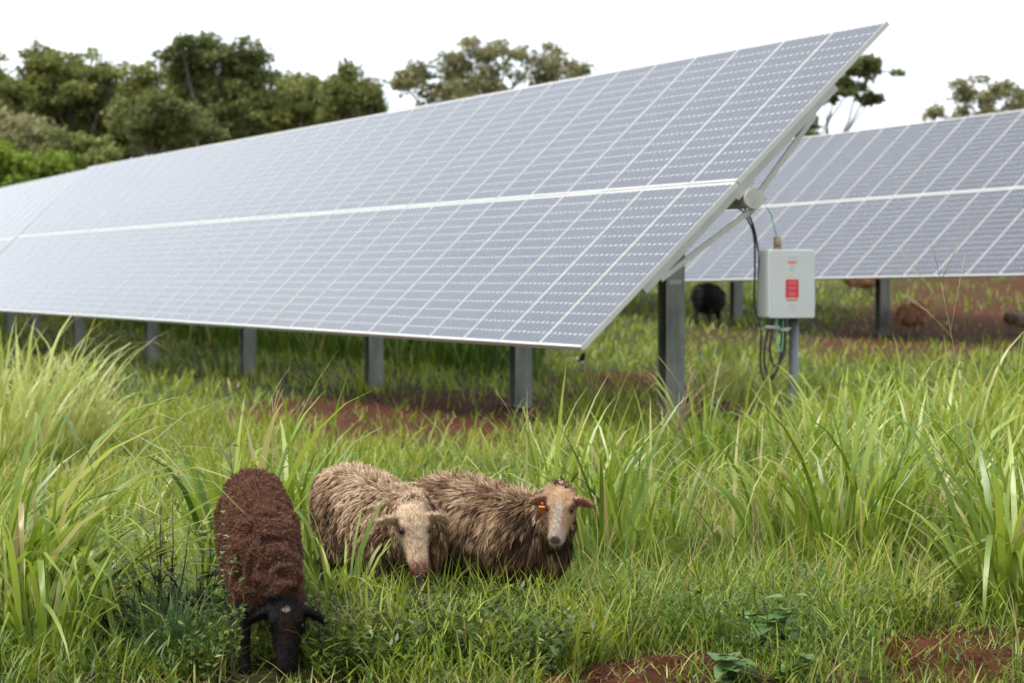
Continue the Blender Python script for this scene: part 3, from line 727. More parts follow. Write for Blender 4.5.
def cable(pts, r, m_, lab, cat='cable', name='cable'):
    # smooth through the points (Catmull-Rom), world space
    pts = [Vector(p) for p in pts]; out = []
    for i in range(len(pts) - 1):
        p0, p1, p2, p3 = pts[max(i - 1, 0)], pts[i], pts[i + 1], pts[min(i + 2, len(pts) - 1)]
        for k in range(6):
            t = k / 6; out.append(.5 * ((2 * p1) + (p2 - p0) * t + (2 * p0 - 5 * p1 + 4 * p2 - p3) * t * t + (3 * p1 - p0 - 3 * p2 + p3) * t ** 3))
    out.append(pts[-1])
    loc = out[-1]; m = MB(); m.tube([p - loc for p in out], r, 7)
    o = m.build(name, m_, None, True, world=False); o.location = loc
    return tag(o, lab, cat, 'cables at the combiner box')
def bx(dx, dz, dy=.05): return bc + rt * dx + up * dz + fw * dy
cable([at(712, 212, 25.7), at(728, 207, 25.6), at(740, 209, 25.5), at(748, 220, 25.5), at(754, 236, 25.55), bx(-.262, .16, -.09), bx(-.262, -.2, -.1), bx(-.235, -.40, -.02), bx(-.25, -.72, 0), bx(-.22, -.86, .02)], .010, M_black, 'black cable arching from the tube and running down behind the box edge')
cable([at(716, 207, 25.6), at(730, 203, 25.5), at(743, 207, 25.45), at(752, 222, 25.45), at(757, 243, 25.5), bx(-.222, .22, -.09), bx(-.21, 0, -.13), bx(-.2, -.3, -.1)], .010, M_black, 'black cable arching from the tube into the back of the box')
cable([at(766, 207, 25.3), at(771, 214, 25.3), at(774, 226, 25.3), sc + up * .10], .006, M_greenw, 'thin green wire from the tube end to the conduit stub')
cable([bx(-.20, -.30), bx(-.20, -.40), bx(-.235, -.60), bx(-.22, -.75), bx(-.16, -.82), bx(-.09, -.72), bx(-.065, -.5), bx(-.07, -.30)], .011, M_black, 'outermost black cable loop hanging below the box')
cable([bx(-.155, -.30), bx(-.155, -.41), bx(-.18, -.58), bx(-.14, -.72), bx(-.06, -.66), bx(-.03, -.52), bx(-.035, -.30)], .011, M_black, 'inner black cable loop hanging below the box')
cable([bx(-.06, -.30), bx(-.055, -.5), bx(-.09, -.70), bx(-.15, -.84), bx(-.19, -.8)], .010, M_black, 'black cable end curling under the two loops below the box')
cable([bx(-.13, -.30, .07), bx(-.12, -.42, .07), bx(-.12, -.54, .07), bx(-.09, -.60, .07), bx(-.065, -.52, .07), bx(-.06, -.30, .07)], .006, M_greenw, 'green wire loop below the box')

# ------------------------------------------------------------------ trees
def tree(name, Y, trunk_px, lobes, label, mleaf, leaf=.21, dens=1.0, mbark=None, depth=3.0, cat='tree', group='trees beyond the arrays', flatlobes=False, trunk_r=.28, tint=(.5, .2), fill=True):
    """lobes: (px, py, rx_px, ry_px) crown masses; the trunk stands on the ground at trunk_px"""
    x0 = (trunk_px - 512) / FPX * Y; z0 = g1(x0, Y); root = empty(name, (x0, Y, z0)); tag(root, label, cat, group)
    k = Y / FPX; rnd = random.Random(int(trunk_px * 7 + Y))
    C = []
    ext = []
    for i_, A_ in enumerate(lobes):
        for B_ in lobes[i_ + 1:]:
            if abs(A_[0] - B_[0]) + abs(A_[1] - B_[1]) < 48: ext.append(((A_[0] + B_[0]) / 2, (A_[1] + B_[1]) / 2 + 3, (A_[2] + B_[2]) * .36, (A_[3] + B_[3]) * .36))
    for (px, py, rx, ry) in (list(lobes) + ext if fill and not flatlobes else lobes):
        p = at(px, py, Y); p.y += rnd.uniform(-depth, depth) * .6; C.append((p - Vector((x0, Y, z0)), rx * k * 1.08, ry * k * 1.08))
    top = max(c[0].z for c in C); low = min(c[0].z for c in C)
    m = MB(); cx = sum(c[0].x for c in C) / len(C)
    fork = Vector((cx * .35, 0, max(low * .55, 1.0)))
    path = [Vector((0, 0, -.3)), Vector((cx * .1 + .1, .05, fork.z * .5)), fork]
    m.tube(path, [trunk_r * 1.15, trunk_r * .9, trunk_r * .75], 9)
    LP, LT, LS = [], [], []
    for c, rx, rz in C:
        mid = fork.lerp(c, .5) + Vector((rnd.uniform(-.4, .4), rnd.uniform(-.4, .4), rnd.uniform(-.2, .5)))
        r0 = trunk_r * .45
        m.tube([fork, mid, c], [r0, r0 * .6, r0 * .25], 6, cap=False)
        nb = max(9, int(8 + rx * rz * 8.0)); lt = rnd.uniform(-.2, .2)
        for b in range(nb):      # twig clumps inside the crown mass
            a, cz = rnd.uniform(0, 6.283), rnd.uniform(-1, 1); q = math.sqrt(1 - cz * cz); rr = rnd.uniform(.35, 1.0) ** .6 * (1.22 if rnd.random() < .18 else 1)
            e = c + Vector((math.cos(a) * q * rx * rr, math.sin(a) * q * min(rx, depth) * rr, cz * rz * rr)) + Vector((rnd.gauss(0, .12), 0, rnd.gauss(0, .04 if flatlobes else .16)))
            m.tube([c.lerp(e, 0), c.lerp(e, .5) + Vector((0, 0, .1)), e], [r0 * .25, r0 * .16, r0 * .06], 4, cap=False)
            s = rnd.uniform(.22, .66) * min(1.0, .45 + .35 * min(rx, rz)) * (1.1 if not flatlobes else 1.0)
            nl = int(430 * dens * s * s * (0.30 / leaf) ** 1.6)
            o = RNG.normal(size=(nl, 3)); o /= np.linalg.norm(o, axis=1, keepdims=True); o *= (RNG.uniform(.25, 1, nl) ** .6)[:, None]
            o *= np.array([s * 1.25, s * 1.25, s * (.35 if flatlobes else .75)])
            LP.append(np.array(e)[None] + o); t_ = np.clip(RNG.normal(tint[0], tint[1], nl) + rnd.uniform(-.14, .14) + lt, 0, 1); LT.append(t_); LS.append(RNG.uniform(.7, 1.3, nl) * leaf)
    m.build('trunk', mbark or M_bark, root, True, world=False)
    P = np.concatenate(LP); V, F, T = leaves(P, np.concatenate(LS), np.concatenate(LT), .6, .25)
    link('crown', mesh_np('crown', V, F, False, [mleaf], {'tint': T}), root)
    return root
TY = 125
tree('broadleaf_tree', TY, 5, [(2, 72, 14, 12), (-18, 90, 22, 20), (12, 100, 20, 18), (-10, 125, 26, 20), (-40, 80, 22, 24)], 'olive tree cut by the left edge of the photo', M_tree_olive)
tree('broadleaf_tree', TY + 4, 68, [(38, 68, 16, 13), (62, 62, 22, 12), (90, 72, 22, 14), (46, 88, 22, 16), (76, 92, 28, 18), (108, 90, 18, 16), (60, 118, 34, 18), (100, 118, 26, 18)], 'rounded dark olive tree second from the left', M_tree_olive)
tree('broadleaf_tree', TY + 10, 140, [(130, 84, 18, 14), (152, 78, 16, 12), (140, 104, 26, 18), (120, 125, 24, 18), (160, 122, 24, 18)], 'lower olive tree between the two tallest left trees', M_tree_olive)
tree('broadleaf_tree', TY, 218, [(188, 58, 18, 14), (214, 52, 20, 12), (242, 56, 20, 12), (180, 80, 20, 16), (256, 74, 20, 15), (220, 78, 24, 14), (200, 104, 30, 18), (245, 100, 30, 18), (222, 128, 44, 20)], 'tallest dark tree of the left row', M_tree_dark)
tree('broadleaf_tree', TY - 8, 165, [(140, 112, 22, 16), (168, 112, 24, 18), (190, 128, 26, 18), (150, 134, 30, 16)], 'dark spreading tree standing in front of the tallest left tree', M_tree_dark)
tree('broadleaf_tree', TY + 6, 290, [(298, 80, 12, 11), (278, 96, 18, 14), (306, 98, 20, 14), (288, 118, 28, 16), (325, 112, 18, 14)], 'mid sized olive tree right of the tallest left tree', M_tree_olive, tint=(.6, .2))
tree('broadleaf_tree', TY, 345, [(344, 74, 13, 10), (338, 90, 14, 11), (352, 96, 11, 12), (336, 108, 18, 12)], 'loose airy tree near the right end of the left row', M_tree_olive, dens=.7, depth=1.5)
tree('broadleaf_tree', TY, 370, [(366, 84, 7, 8), (372, 97, 9, 9), (366, 108, 12, 9)], 'small thin tree ending the left row', M_tree_dark, dens=.6, depth=1.2, trunk_r=.16)
for q_, (cx_, lab_) in enumerate(((30, 'shadowed background tree low behind the leftmost olive trees'), (120, 'background tree filling the gap left of the tallest tree'), (190, 'background tree hidden behind the dark spreading tree'), (268, 'background tree filling the gap right of the tallest tree'), (330, 'low background tree under the airy tree of the left row'))):
    tree('broadleaf_tree', TY + 16, cx_, [(cx_ - 30, 112 - 2 * q_, 22, 14), (cx_, 100 - 2 * q_, 22, 14), (cx_ + 28, 108 - 3 * q_, 22, 14), (cx_ - 18, 132 - 4 * q_, 28, 16), (cx_ + 20, 130 - 4 * q_, 28, 16), (cx_ - 24, 152 - 5 * q_, 26, 14), (cx_ + 14, 152 - 6 * q_, 26, 14)], lab_, M_tree_olive, dens=.8, tint=(.4, .2))
tree('tall_bush', 95, 20, [(18, 132, 20, 16), (44, 142, 24, 16), (-6, 138, 20, 18), (30, 160, 34, 14)], 'grey green bush below the left trees', M_tree_grey, leaf=.2, cat='bush', group='bushes beyond the near array', tint=(.4, .2))
tree('tall_bush', 92, 82, [(70, 146, 20, 12), (96, 150, 24, 12), (84, 162, 34, 12)], 'mid green bush right of the bright bushes', M_tree_olive, leaf=.2, cat='bush', group='bushes beyond the near array', tint=(.5, .15))
tree('tall_bush', 85, 14, [(12, 162, 14, 9), (2, 170, 18, 10), (24, 170, 14, 9), (10, 184, 30, 9)], 'bright yellow green bush at the left edge', M_tree_bright, leaf=.16, dens=1.4, cat='bush', group='bushes beyond the near array', tint=(.7, .2))
tree('tall_bush', 88, 54, [(52, 162, 13, 9), (60, 168, 13, 8), (46, 172, 16, 9)], 'smaller bright green bush second from the left edge', M_tree_bright, leaf=.16, dens=1.4, cat='bush', group='bushes beyond the near array', tint=(.6, .2))
tree('broadleaf_tree', 118, 470, [(420, 72, 14, 11), (404, 84, 9, 8), (452, 62, 18, 12), (478, 52, 22, 11), (510, 50, 24, 9), (540, 58, 22, 10), (566, 68, 20, 8), (462, 82, 24, 14), (496, 76, 30, 16), (535, 76, 28, 12), (428, 94, 14, 8), (478, 100, 30, 14)], 'wide domed tree rising behind the middle of the near array', M_tree_grey, tint=(.42, .22), mbark=M_palebark, dens=.8, fill=False)
tree('broadleaf_tree', 105, 806, [(840, 70, 16, 5), (862, 62, 14, 4), (878, 74, 20, 4), (858, 82, 18, 5), (838, 90, 16, 5), (872, 98, 10, 3), (822, 98, 12, 6), (812, 118, 14, 7), (800, 130, 18, 8)], 'dark layered tree with flat sprays behind the array tip', M_tree_dark, leaf=.18, dens=1.8, flatlobes=True, depth=1.4, trunk_r=.14)
tree('broadleaf_tree', 130, 985, [(938, 106, 9, 7), (958, 100, 11, 9), (980, 96, 18, 9), (1003, 98, 18, 10), (1025, 104, 16, 9), (975, 116, 24, 10), (1010, 118, 28, 12), (1050, 108, 22, 12)], 'pale olive tree behind the right end of the far array', M_tree_grey, tint=(.55, .2), mbark=M_palebark, dens=.7, fill=False)

# ------------------------------------------------------------------ sheep
def woolmat(name, stops, scale, stretch):
    m, nt, b = mat(name)
    a = N(nt, 'ShaderNodeAttribute', attribute_name='tint')
    c = ramp(nt, a.outputs['Fac'], stops)
    nt.links.new(c, b.inputs['Base Color']); b.inputs['Roughness'].default_value = 0.8; b.inputs['Specular IOR Level'].default_value = 0.12
    b.inputs['Sheen Weight'].default_value = 0.08
    return m
def skinmat():
    m, nt, b = mat('sheep_skin')
    a = N(nt, 'ShaderNodeAttribute', attribute_name='col')
    f = noisy(nt, 60, 5, .7)
    mx = N(nt, 'ShaderNodeMix', data_type='RGBA', blend_type='MULTIPLY'); mx.inputs[0].default_value = .6
    g = ramp(nt, f, [(.3, (.6, .58, .55)), (.7, (1, 1, 1))])
    nt.links.new(a.outputs['Color'], mx.inputs[6]); nt.links.new(g, mx.inputs[7])
    nt.links.new(mx.outputs[2], b.inputs['Base Color']); b.inputs['Roughness'].default_value = .75; b.inputs['Specular IOR Level'].default_value = .2
    bump(nt, b, noisy(nt, 140, 4, .7), .35, .004)
    return m
M_skin = skinmat()
M_wool_pale = woolmat('pale_shaggy_wool', [(0, (.026, .014, .008)), (.35, (.11, .058, .029)), (.65, (.35, .22, .12)), (1, (.56, .41, .28))], 1, 1)
M_wool_brown = woolmat('brown_curly_wool', [(0, (.040, .016, .009)), (.5, (.145, .060, .033)), (.85, (.26, .118, .066)), (1, (.37, .20, .12))], 1, 1)
M_wool_black = woolmat('black_wool', [(0, (.006, .005, .005)), (1, (.02, .016, .014))], 1, 1)
M_wool_tan = woolmat('tan_wool', [(0, (.16, .065, .032)), (1, (.62, .36, .20))], 1, 1)

def loft(sec):
    """sec: list of (centre, x axis, y axis, rx, ry); superelliptic rings with rounded end caps"""
    n = 18; V = []; F = []
    for c, ax, ay, rx, ry in sec:
        for k in range(n):
            a = 2 * math.pi * k / n; ca, sa = math.cos(a), math.sin(a)
            e = .88
            V.append(c + ax * (rx * math.copysign(abs(ca) ** e, ca)) + ay * (ry * math.copysign(abs(sa) ** e, sa)))
    for i in range(len(sec) - 1):
        for k in range(n):
            F.append((i * n + k, i * n + (k + 1) % n, (i + 1) * n + (k + 1) % n, (i + 1) * n + k))
    F += [tuple(range(n - 1, -1, -1)), tuple((len(sec) - 1) * n + k for k in range(n))]
    return V, F
def sheep(x, y, fwd, poll, muzzle, label, kind, scale=1.0, voxel=.011, locks=16000, lock=(.05, .09), group='sheep grazing between the arrays', roll=0.0, hd=1.0, fat=1.0, backz=.66, ear_drop=.15, tilt=.08, neckw=1.0):
    """x, y ground position of the trunk centre; fwd heading; poll and muzzle in world space"""
    yaw = math.atan2(fwd[1], fwd[0]); z0 = g1(x, y)
    root = empty('sheep', (x, y, z0), yaw, scale); tag(root, label, 'sheep', group)
    inv = MW[root.name].inverted(); PO = inv @ Vector(poll); MZ = inv @ Vector(muzzle)
    X, Yv, Z = Vector((1, 0, 0)), Vector((0, 1, 0)), Vector((0, 0, 1))
    b = MB(); top = backz
    # trunk
    T = [(-.52, .50, .07, .06), (-.49, .50, .13, .12), (-.42, .475, .175, .17), (-.28, .455, .20, .20), (-.08, .445, .208, .215), (.12, .445, .208, .208), (.28, .455, .195, .18), (.38, .475, .16, .145), (.45, .50, .11, .10)]
    dz = top - .655
    b.add(*loft([(Vector((a, 0, c + dz - tilt * max(a + .25, 0))), Yv, Z, rx * fat, rz) for a, c, rz, rx in T]))
    # neck: shoulder -> poll
    N0 = Vector((.30, 0, .50 + dz - tilt * .55)); hdir = (MZ - PO).normalized()
    N1 = PO - hdir * .02
    mid = N0.lerp(N1, .55) + Vector((.03, 0, .0))
    for_up = Z
    pth = [N0, N0.lerp(mid, .5), mid, mid.lerp(N1, .5), N1]
    rr = [.14, .122, .105, .09, .075]
    sec = []
    for i, p in enumerate(pth):
        t = (pth[min(i + 1, 4)] - pth[max(i - 1, 0)]).normalized(); ax = t.cross(Z)
        ax = ax.normalized() if ax.length > .15 else Yv; ay = ax.cross(t).normalized(); sec.append((p, ax, ay, rr[i] * .86 * neckw, rr[i] * 1.08))
    b.add(*loft(sec))
    # head frame: d towards the muzzle, l sideways, u out of the forehead
    d = hdir; l = Z.cross(d); l = l.normalized()
    # keep the head level sideways but let it roll
    u = d.cross(l).normalized()
    if roll: Rr = Matrix.Rotation(roll, 3, d); l = Rr @ l; u = Rr @ u
    HS = [(-.055, .045, .05, -.012), (-.02, .064, .070, -.004), (.03, .070, .080, 0), (.075, .068, .079, -.002), (.115, .056, .068, -.008), (.155, .047, .055, -.013), (.195, .043, .047, -.016), (.23, .041, .042, -.018), (.255, .035, .035, -.02), (.268, .02, .02, -.021)]
    EARS = []
    b.add(*loft([(PO + d * (s * hd) + u * (o * hd) - u * (.035 * hd), l, u, w * hd, h * hd) for s, w, h, o in HS]))
    # brow ridges over the eyes and cheeks
    for s in (-1, 1):
        b.sphere(PO + d * (.062 * hd) + l * (s * .052 * hd) + u * (.012 * hd), (.028 * hd, .02 * hd, .022 * hd), (d, l, u), 8, 6)
        # ear, a flattened leaf sideways
        e0 = PO + d * (.012 * hd) + l * (s * .05 * hd) + u * (-.005 * hd)
        ed = (l * s * 1.0 - Z * ear_drop + d * .05).normalized(); en = d.cross(ed).normalized() if abs(d.dot(ed)) < .9 else u
        ew = ed.cross(en).normalized(); es = []
        for q, (w, t) in ((0, (.020, .014)), (.3, (.036, .012)), (.6, (.038, .010)), (.85, (.026, .009)), (1.0, (.008, .006))):
            es.append((e0 + ed * (.125 * hd * q) - Z * (.02 * q * q), en, ew, w * hd, t * hd))
        b.add(*loft(es)); EARS.append((es[0][0], es[-1][0]))
    # legs: front pair straight, hind pair with stifle and hock
    for s in (-1, 1):
        yy = s * .105 * min(1.0, fat * 1.1)
        b.tube([(.26, yy, .42 + dz), (.275, yy, .30), (.265, yy * .95, .18), (.27, yy * .95, .06), (.285, yy * .95, .0)], [.075 * min(1, fat * 1.2), .045, .023, .018, .025], 10)
        b.tube([(-.34, yy * .8, .44 + dz), (-.27, yy * .9, .32), (-.40, yy, .20), (-.385, yy, .06), (-.37, yy, .0)], [.085 * min(1, fat * 1.25), .062 * min(1, fat * 1.3), .026, .020, .027], 10)
    b.tube([(-.50, 0, .54 + dz), (-.54, 0, .46 + dz), (-.545, 0, .36 + dz), (-.54, 0, .28 + dz)], [.035, .034, .028, .015], 8)
    me0 = mesh_np('body', b.V, b.F, True)
    tmp = bpy.data.objects.new('body', me0); COL.objects.link(tmp)
    md = tmp.modifiers.new('r', 'REMESH'); md.mode = 'VOXEL'; md.voxel_size = voxel
    ms = tmp.modifiers.new('s', 'SMOOTH'); ms.factor = .5; ms.iterations = 3
    dg = bpy.context.evaluated_depsgraph_get(); me = bpy.data.meshes.new_from_object(tmp.evaluated_get(dg))
    bpy.data.objects.remove(tmp); bpy.data.meshes.remove(me0); me.name = 'body'
    nv = len(me.vertices); P = np.zeros(nv * 3, np.float32); me.vertices.foreach_get('co', P); P = P.reshape(-1, 3).astype(float)
    Nn = np.zeros(nv * 3, np.float32); me.vertices.foreach_get('normal', Nn); Nn = Nn.reshape(-1, 3).astype(float)
    dv, lv, uv_, pv = (np.array(v) for v in (d, l, u, PO))
    rel = (P - pv) / hd; hs = rel @ dv; hl = rel @ lv; hu = rel @ uv_
    hrad = np.sqrt(hl ** 2 + (hu + .035) ** 2)
    ishead = (hs > (-.03 if kind == 'brown' else -.062) + .016 * np.array([mnoise.noise(Vector(p) * 30) for p in P])) & (hrad < .105) & (hs < .3) & ((hu > -.05) | (hs > .02))
    isear = np.zeros(nv, bool)
    for e0, e1 in EARS:
        ab = np.array(e1 - e0); tt = np.clip(((P - np.array(e0)) @ ab) / (ab @ ab), 0, 1); dd = np.linalg.norm(P - np.array(e0) - tt[:, None] * ab, axis=1)
        isear |= (dd < .052 * hd) & (tt > .10)
    isleg = (P[:, 2] < .27 + dz * .5) & ~ishead & ~isear & (P[:, 0] > -.47)
    legd = np.minimum.reduce([np.hypot(P[:, 0] - lx, P[:, 1] - ly) for lx in (.27, -.38) for ly in (.1, -.1)])
    isleg = isleg & (legd < .085) & (P[:, 2] < .26)
    wool = ~(ishead | isear | isleg)
    n1 = np.array([mnoise.fractal(Vector(p) * 9.0, 1.0, 2.0, 4) for p in P])
    n2 = np.array([mnoise.noise(Vector((p[0] * 26, p[1] * 10, p[2] * 10))) for p in P])
    n3 = np.array([-abs(mnoise.noise(Vector((p[0] * 17, p[1] * 5, p[2] * 15)))) for p in P])     # creases across the neck and shoulders
    amp = np.where(wool, 1.0, 0.0)
    if kind in ('brown',):  P = P + Nn * (amp * (n1 * .012 + n3 * (.018 + .05 * np.clip((P[:, 0] + .05) * 2.5, 0, 1))))[:, None]
    else: P = P + Nn * (amp * (n1 * .012))[:, None]
    # colours
    W = {'pale': (.11, .066, .038), 'pale2': (.13, .08, .048), 'brown': (.065, .026, .014), 'black': (.008, .007, .006), 'tan': (.3, .13, .07), 'white': (.5, .42, .34)}[kind]
    Fc = {'pale': (.47, .30, .175), 'pale2': (.62, .46, .31), 'brown': (.009, .007, .006), 'black': (.008, .007, .006), 'tan': (.25, .12, .07), 'white': (.55, .48, .42)}[kind]
    Lc = {'pale': (.05, .035, .025), 'pale2': (.06, .04, .03), 'brown': (.008, .006, .006), 'black': (.006, .006, .006), 'tan': (.2, .1, .06), 'white': (.3, .25, .2)}[kind]
    C = np.tile(np.array(W), (nv, 1)); C[isleg] = Lc; C[ishead | isear] = Fc
    if kind in ('pale', 'pale2'):
        sm = lambda v, a_, b_: np.clip((v - a_) / (b_ - a_), 0, 1)
        def blend(w, c): 
            w = (w * (ishead | isear))[:, None]; C[:] = C * (1 - w) + np.array(c) * w
        if kind == 'pale':
            blend(sm(hs, .05, .09) * (1 - sm(np.abs(hl), .014, .026)) * (hu > -.03), (.60, .51, .42))
            blend(sm(hs, .17, .21), (.50, .41, .34))
            blend(sm(hs, .238, .248) * sm(hu, -.052, -.042) * (1 - sm(np.abs(hl), .024, .032)), (.085, .06, .055))
            blend(sm(hs, .225, .24) * (1 - sm(hu, -.075, -.062)), (.34, .25, .21))
            blend((np.abs(hu + .066) < .007) * (hs > .2) * 1.0, (.10, .06, .05))
            blend(isear * (Nn @ dv > 0) * 1.0, (.30, .13, .08))
            blend(sm(np.abs(hl), .052, .066) * (np.abs(hs - .075) < .03) * (hu < .0) * .5, (.3, .18, .11))
        else:
            blend(sm(hs, .205, .235), (.42, .21, .16))
            blend((np.abs(np.abs(hl) - .016) < .006) * (np.abs(hs - .248) < .012) * 1.0, (.12, .05, .04))
            blend((np.abs(hu + .064) < .006) * (hs > .21) * 1.0, (.2, .1, .08))
            blend(isear * (Nn @ dv > 0) * .6, (.50, .30, .21))
    if kind in ('pale', 'pale2'):
        eb = np.minimum(*[np.linalg.norm(P - np.array(PO + d * (.078 * hd) + l * (q * .0605 * hd)), axis=1) for q in (-1, 1)]) / hd
        blend(1 - sm(eb, .019, .030), (.16, .09, .06))
        blend(np.clip(n1 * 1.4 - .1, 0, .3) * 1.0, (.34, .23, .15))
    if kind == 'brown':
        w = (ishead & (np.hypot((hs - .03) * 1.6, hl) < .014 + .02 * n2) & (hu > .0)); C[w] = (.32, .25, .2)
        w = (np.abs(hl) < .03) & ishead & (hs > .06) & (hs < .16) & (hu > -.02); C[w] = (.022, .012, .008)
    me.vertices.foreach_set('co', P.astype(np.float32).ravel())
    ca = me.attributes.new('col', 'FLOAT_COLOR', 'POINT'); ca.data.foreach_set('color', np.concatenate([C, np.ones((nv, 1))], 1).astype(np.float32).ravel())
    me.polygons.foreach_set('use_smooth', np.ones(len(me.polygons), bool)); me.materials.clear(); me.materials.append(M_skin); me.update()
    link('body', me, root)
    # eyes
    for s in (-1, 1):
        m = MB(); m.sphere(PO + d * (.078 * hd) + l * (s * .0605 * hd) + u * (.0 * hd), (.018 * hd, .012 * hd, .0145 * hd), (d, l, u), 10, 8); m.build('eye', M_eye, root, True, world=False)
    # short hair on the face, ears and legs
    if locks > 10000:
        hi = np.nonzero(ishead | isear)[0]; nh = 9000; pk = hi[RNG.integers(0, len(hi), nh)]
        B = P[pk] + RNG.normal(0, voxel * .35, (nh, 3)); NB = Nn[pk]; fl = -dv - NB * (NB @ -dv)[:, None] + RNG.normal(0, .25, (nh, 3))
        T_ = NB * .35 + fl; T_ /= np.linalg.norm(T_, axis=1, keepdims=True); sd_ = np.cross(T_, NB); sd_ /= np.linalg.norm(sd_, axis=1, keepdims=True) + 1e-9
        hl_ = (U(.007, .015, nh) * hd)[:, None]; hw_ = (U(.0008, .0016, nh))[:, None]
        o_ = np.stack([B - sd_ * hw_, B + sd_ * hw_, B + T_ * hl_ + NB * .001], 1)
        Fh = np.arange(nh * 3).reshape(nh, 3); ch = np.repeat(C[pk] * U(.72, 1.3, nh)[:, None], 3, axis=0)
        link('face_hair', mesh_np('face_hair', o_.reshape(-1, 3), Fh, True, [M_skin], {'col': np.clip(ch, 0, 1)}), root)
    # fleece: tapering locks rooted on the woolly skin, gathered into staples
    wi = np.nonzero(wool)[0]
    pick = wi[RNG.integers(0, len(wi), locks)]
    B = P[pick] + RNG.normal(0, voxel * .4, (locks, 3)); NB = Nn[pick]
    cen = wi[RNG.integers(0, len(wi), max(60, locks // 14))]; CP = P[cen]
    near = np.zeros(locks, int)
    for i in range(0, locks, 2000):
        dd = ((B[i:i + 2000, None, :] - CP[None]) ** 2).sum(-1); near[i:i + 2000] = dd.argmin(1)
    curl = kind == 'brown'
    shr = np.clip(.2 + (np.linalg.norm(B - pv - dv * -.02, axis=1) - .10) / .25, .2, 1)     # wool is shorter towards the head
    ln = U(lock[0], lock[1], locks) * shr
    down = np.array([-.25, 0, -1.0])
    def tipdir(nb, rnd):
        dn = down - nb * (nb @ down)[:, None]
        v = nb * (.55 if curl else .30) + dn * (.5 if curl else 1.0) + rnd; return v / np.linalg.norm(v, axis=1, keepdims=True)
    own = tipdir(NB, RNG.normal(0, .34 if curl else .22, (locks, 3)))
    cd = tipdir(Nn[cen], RNG.normal(0, .35 if curl else .2, (len(cen), 3))); ct = CP + cd * (sum(lock) / 2) * np.clip(.2 + (np.linalg.norm(CP - pv, axis=1) - .10) / .25, .2, 1)[:, None]
    kk = np.clip(RNG.normal(.5, .2, len(cen)), .05, .85)[near][:, None]
    tip = (B + own * ln[:, None]) * (1 - kk) + ct[near] * kk
    seg = 3; out = np.zeros((locks, seg + 1, 2, 3))
    side = np.cross(own, NB + RNG.normal(0, .5, (locks, 3))); side /= np.linalg.norm(side, axis=1, keepdims=True) + 1e-9
    wd = U(.0012, .0034, locks) * (.62 if curl else 1.0) / max(scale, .3) * (1 if voxel < .015 else 1.8)
    for k in range(seg + 1):
        f = k / seg
        p = B * (1 - f) + tip * f + NB * (np.sin(f * math.pi) * ln * (.22 if curl else .13))[:, None]
        if curl: p = p + RNG.normal(0, .0025, (locks, 3)) * (f > 0)
        hw = wd * (1 - .75 * f)
        out[:, k, 0] = p - side * hw[:, None]; out[:, k, 1] = p + side * hw[:, None]
    base = (np.arange(locks) * (seg + 1) * 2)[:, None, None]; k = np.arange(seg)[None, :, None] * 2
    F = (base + k + np.array([0, 1, 3, 2])).reshape(-1, 4)
    ctint = RNG.normal(0, .05 if curl else .17, len(cen)); big = np.array([mnoise.noise(Vector((p[0] * 5, p[1] * 5, p[2] * 3.0))) for p in CP]) * (.12 if curl else .55)
    hgt = np.clip((CP[:, 2] - .30) / .34, 0, 1)          # pale back, partly sunlight put into the tint; muddy brown low on the flanks
    if kind == 'pale': bt = .20 + .48 * hgt ** 1.3
    elif kind == 'pale2': bt = .32 + .64 * hgt ** 1.0
    else: bt = np.full(len(cen), .5)
    if kind in ('pale', 'pale2'): bt = bt + .22 * np.clip(1.6 - np.linalg.norm(CP - pv, axis=1) / .11, 0, 1)
    tv = np.clip((bt + ctint + big)[near] + RNG.normal(0, .10, locks), 0, 1)
    wm = {'pale': M_wool_pale, 'pale2': M_wool_pale, 'brown': M_wool_brown, 'black': M_wool_black, 'tan': M_wool_tan, 'white': M_wool_pale}[kind]
    if kind == 'white': tv = np.clip(tv + .3, 0, 1)
    link('fleece', mesh_np('fleece', out.reshape(-1, 3), F, True, [wm], {'tint': np.repeat(tv, (seg + 1) * 2)}), root)
    return root, PO, d, l, u
# the three sheep in front
sheep(-1.008, 11.32, (.17, -.985), at(287, 606, 10.76), at(285, 684, 10.64), 'dark brown sheep grazing head down toward the camera', 'brown', 1.12, .0095, 90000, (.009, .018), roll=0, hd=.86, fat=.64, ear_drop=.3, backz=.675, tilt=.16, neckw=.9)
sheep(-.575, 12.45, (.47, -.88), at(412, 515, 11.72), at(424, 574, 11.56), 'pale shaggy sheep in the middle with lowered cream face', 'pale2', 1.02, .0100, 46000, (.022, .055), roll=.06, hd=.92, fat=.76, tilt=.14, ear_drop=-.06, neckw=.8)
r3, PO, d, l, u = sheep(-.09, 12.45, (.64, -.77), at(562, 497, 12.0), at(553, 543, 11.84), 'shaggy brown and cream sheep with an orange ear tag looking ahead', 'pale', .94, .0100, 50000, (.04, .10), roll=-.05, hd=.88, fat=.86, ear_drop=.02, tilt=.1)
s = 1 if (MW[r3.name].to_3x3() @ l).x < 0 else -1
m = MB(); q = PO + l * (s * .085) + d * .03 - Vector((0, 0, .04)); m.box(q, (l, d, u), (.014, .004, .026)); m.sphere(q + Vector((0, 0, .03)) , .008, None, 8, 6)
m.build('ear_tag', M_tag, r3, world=False)
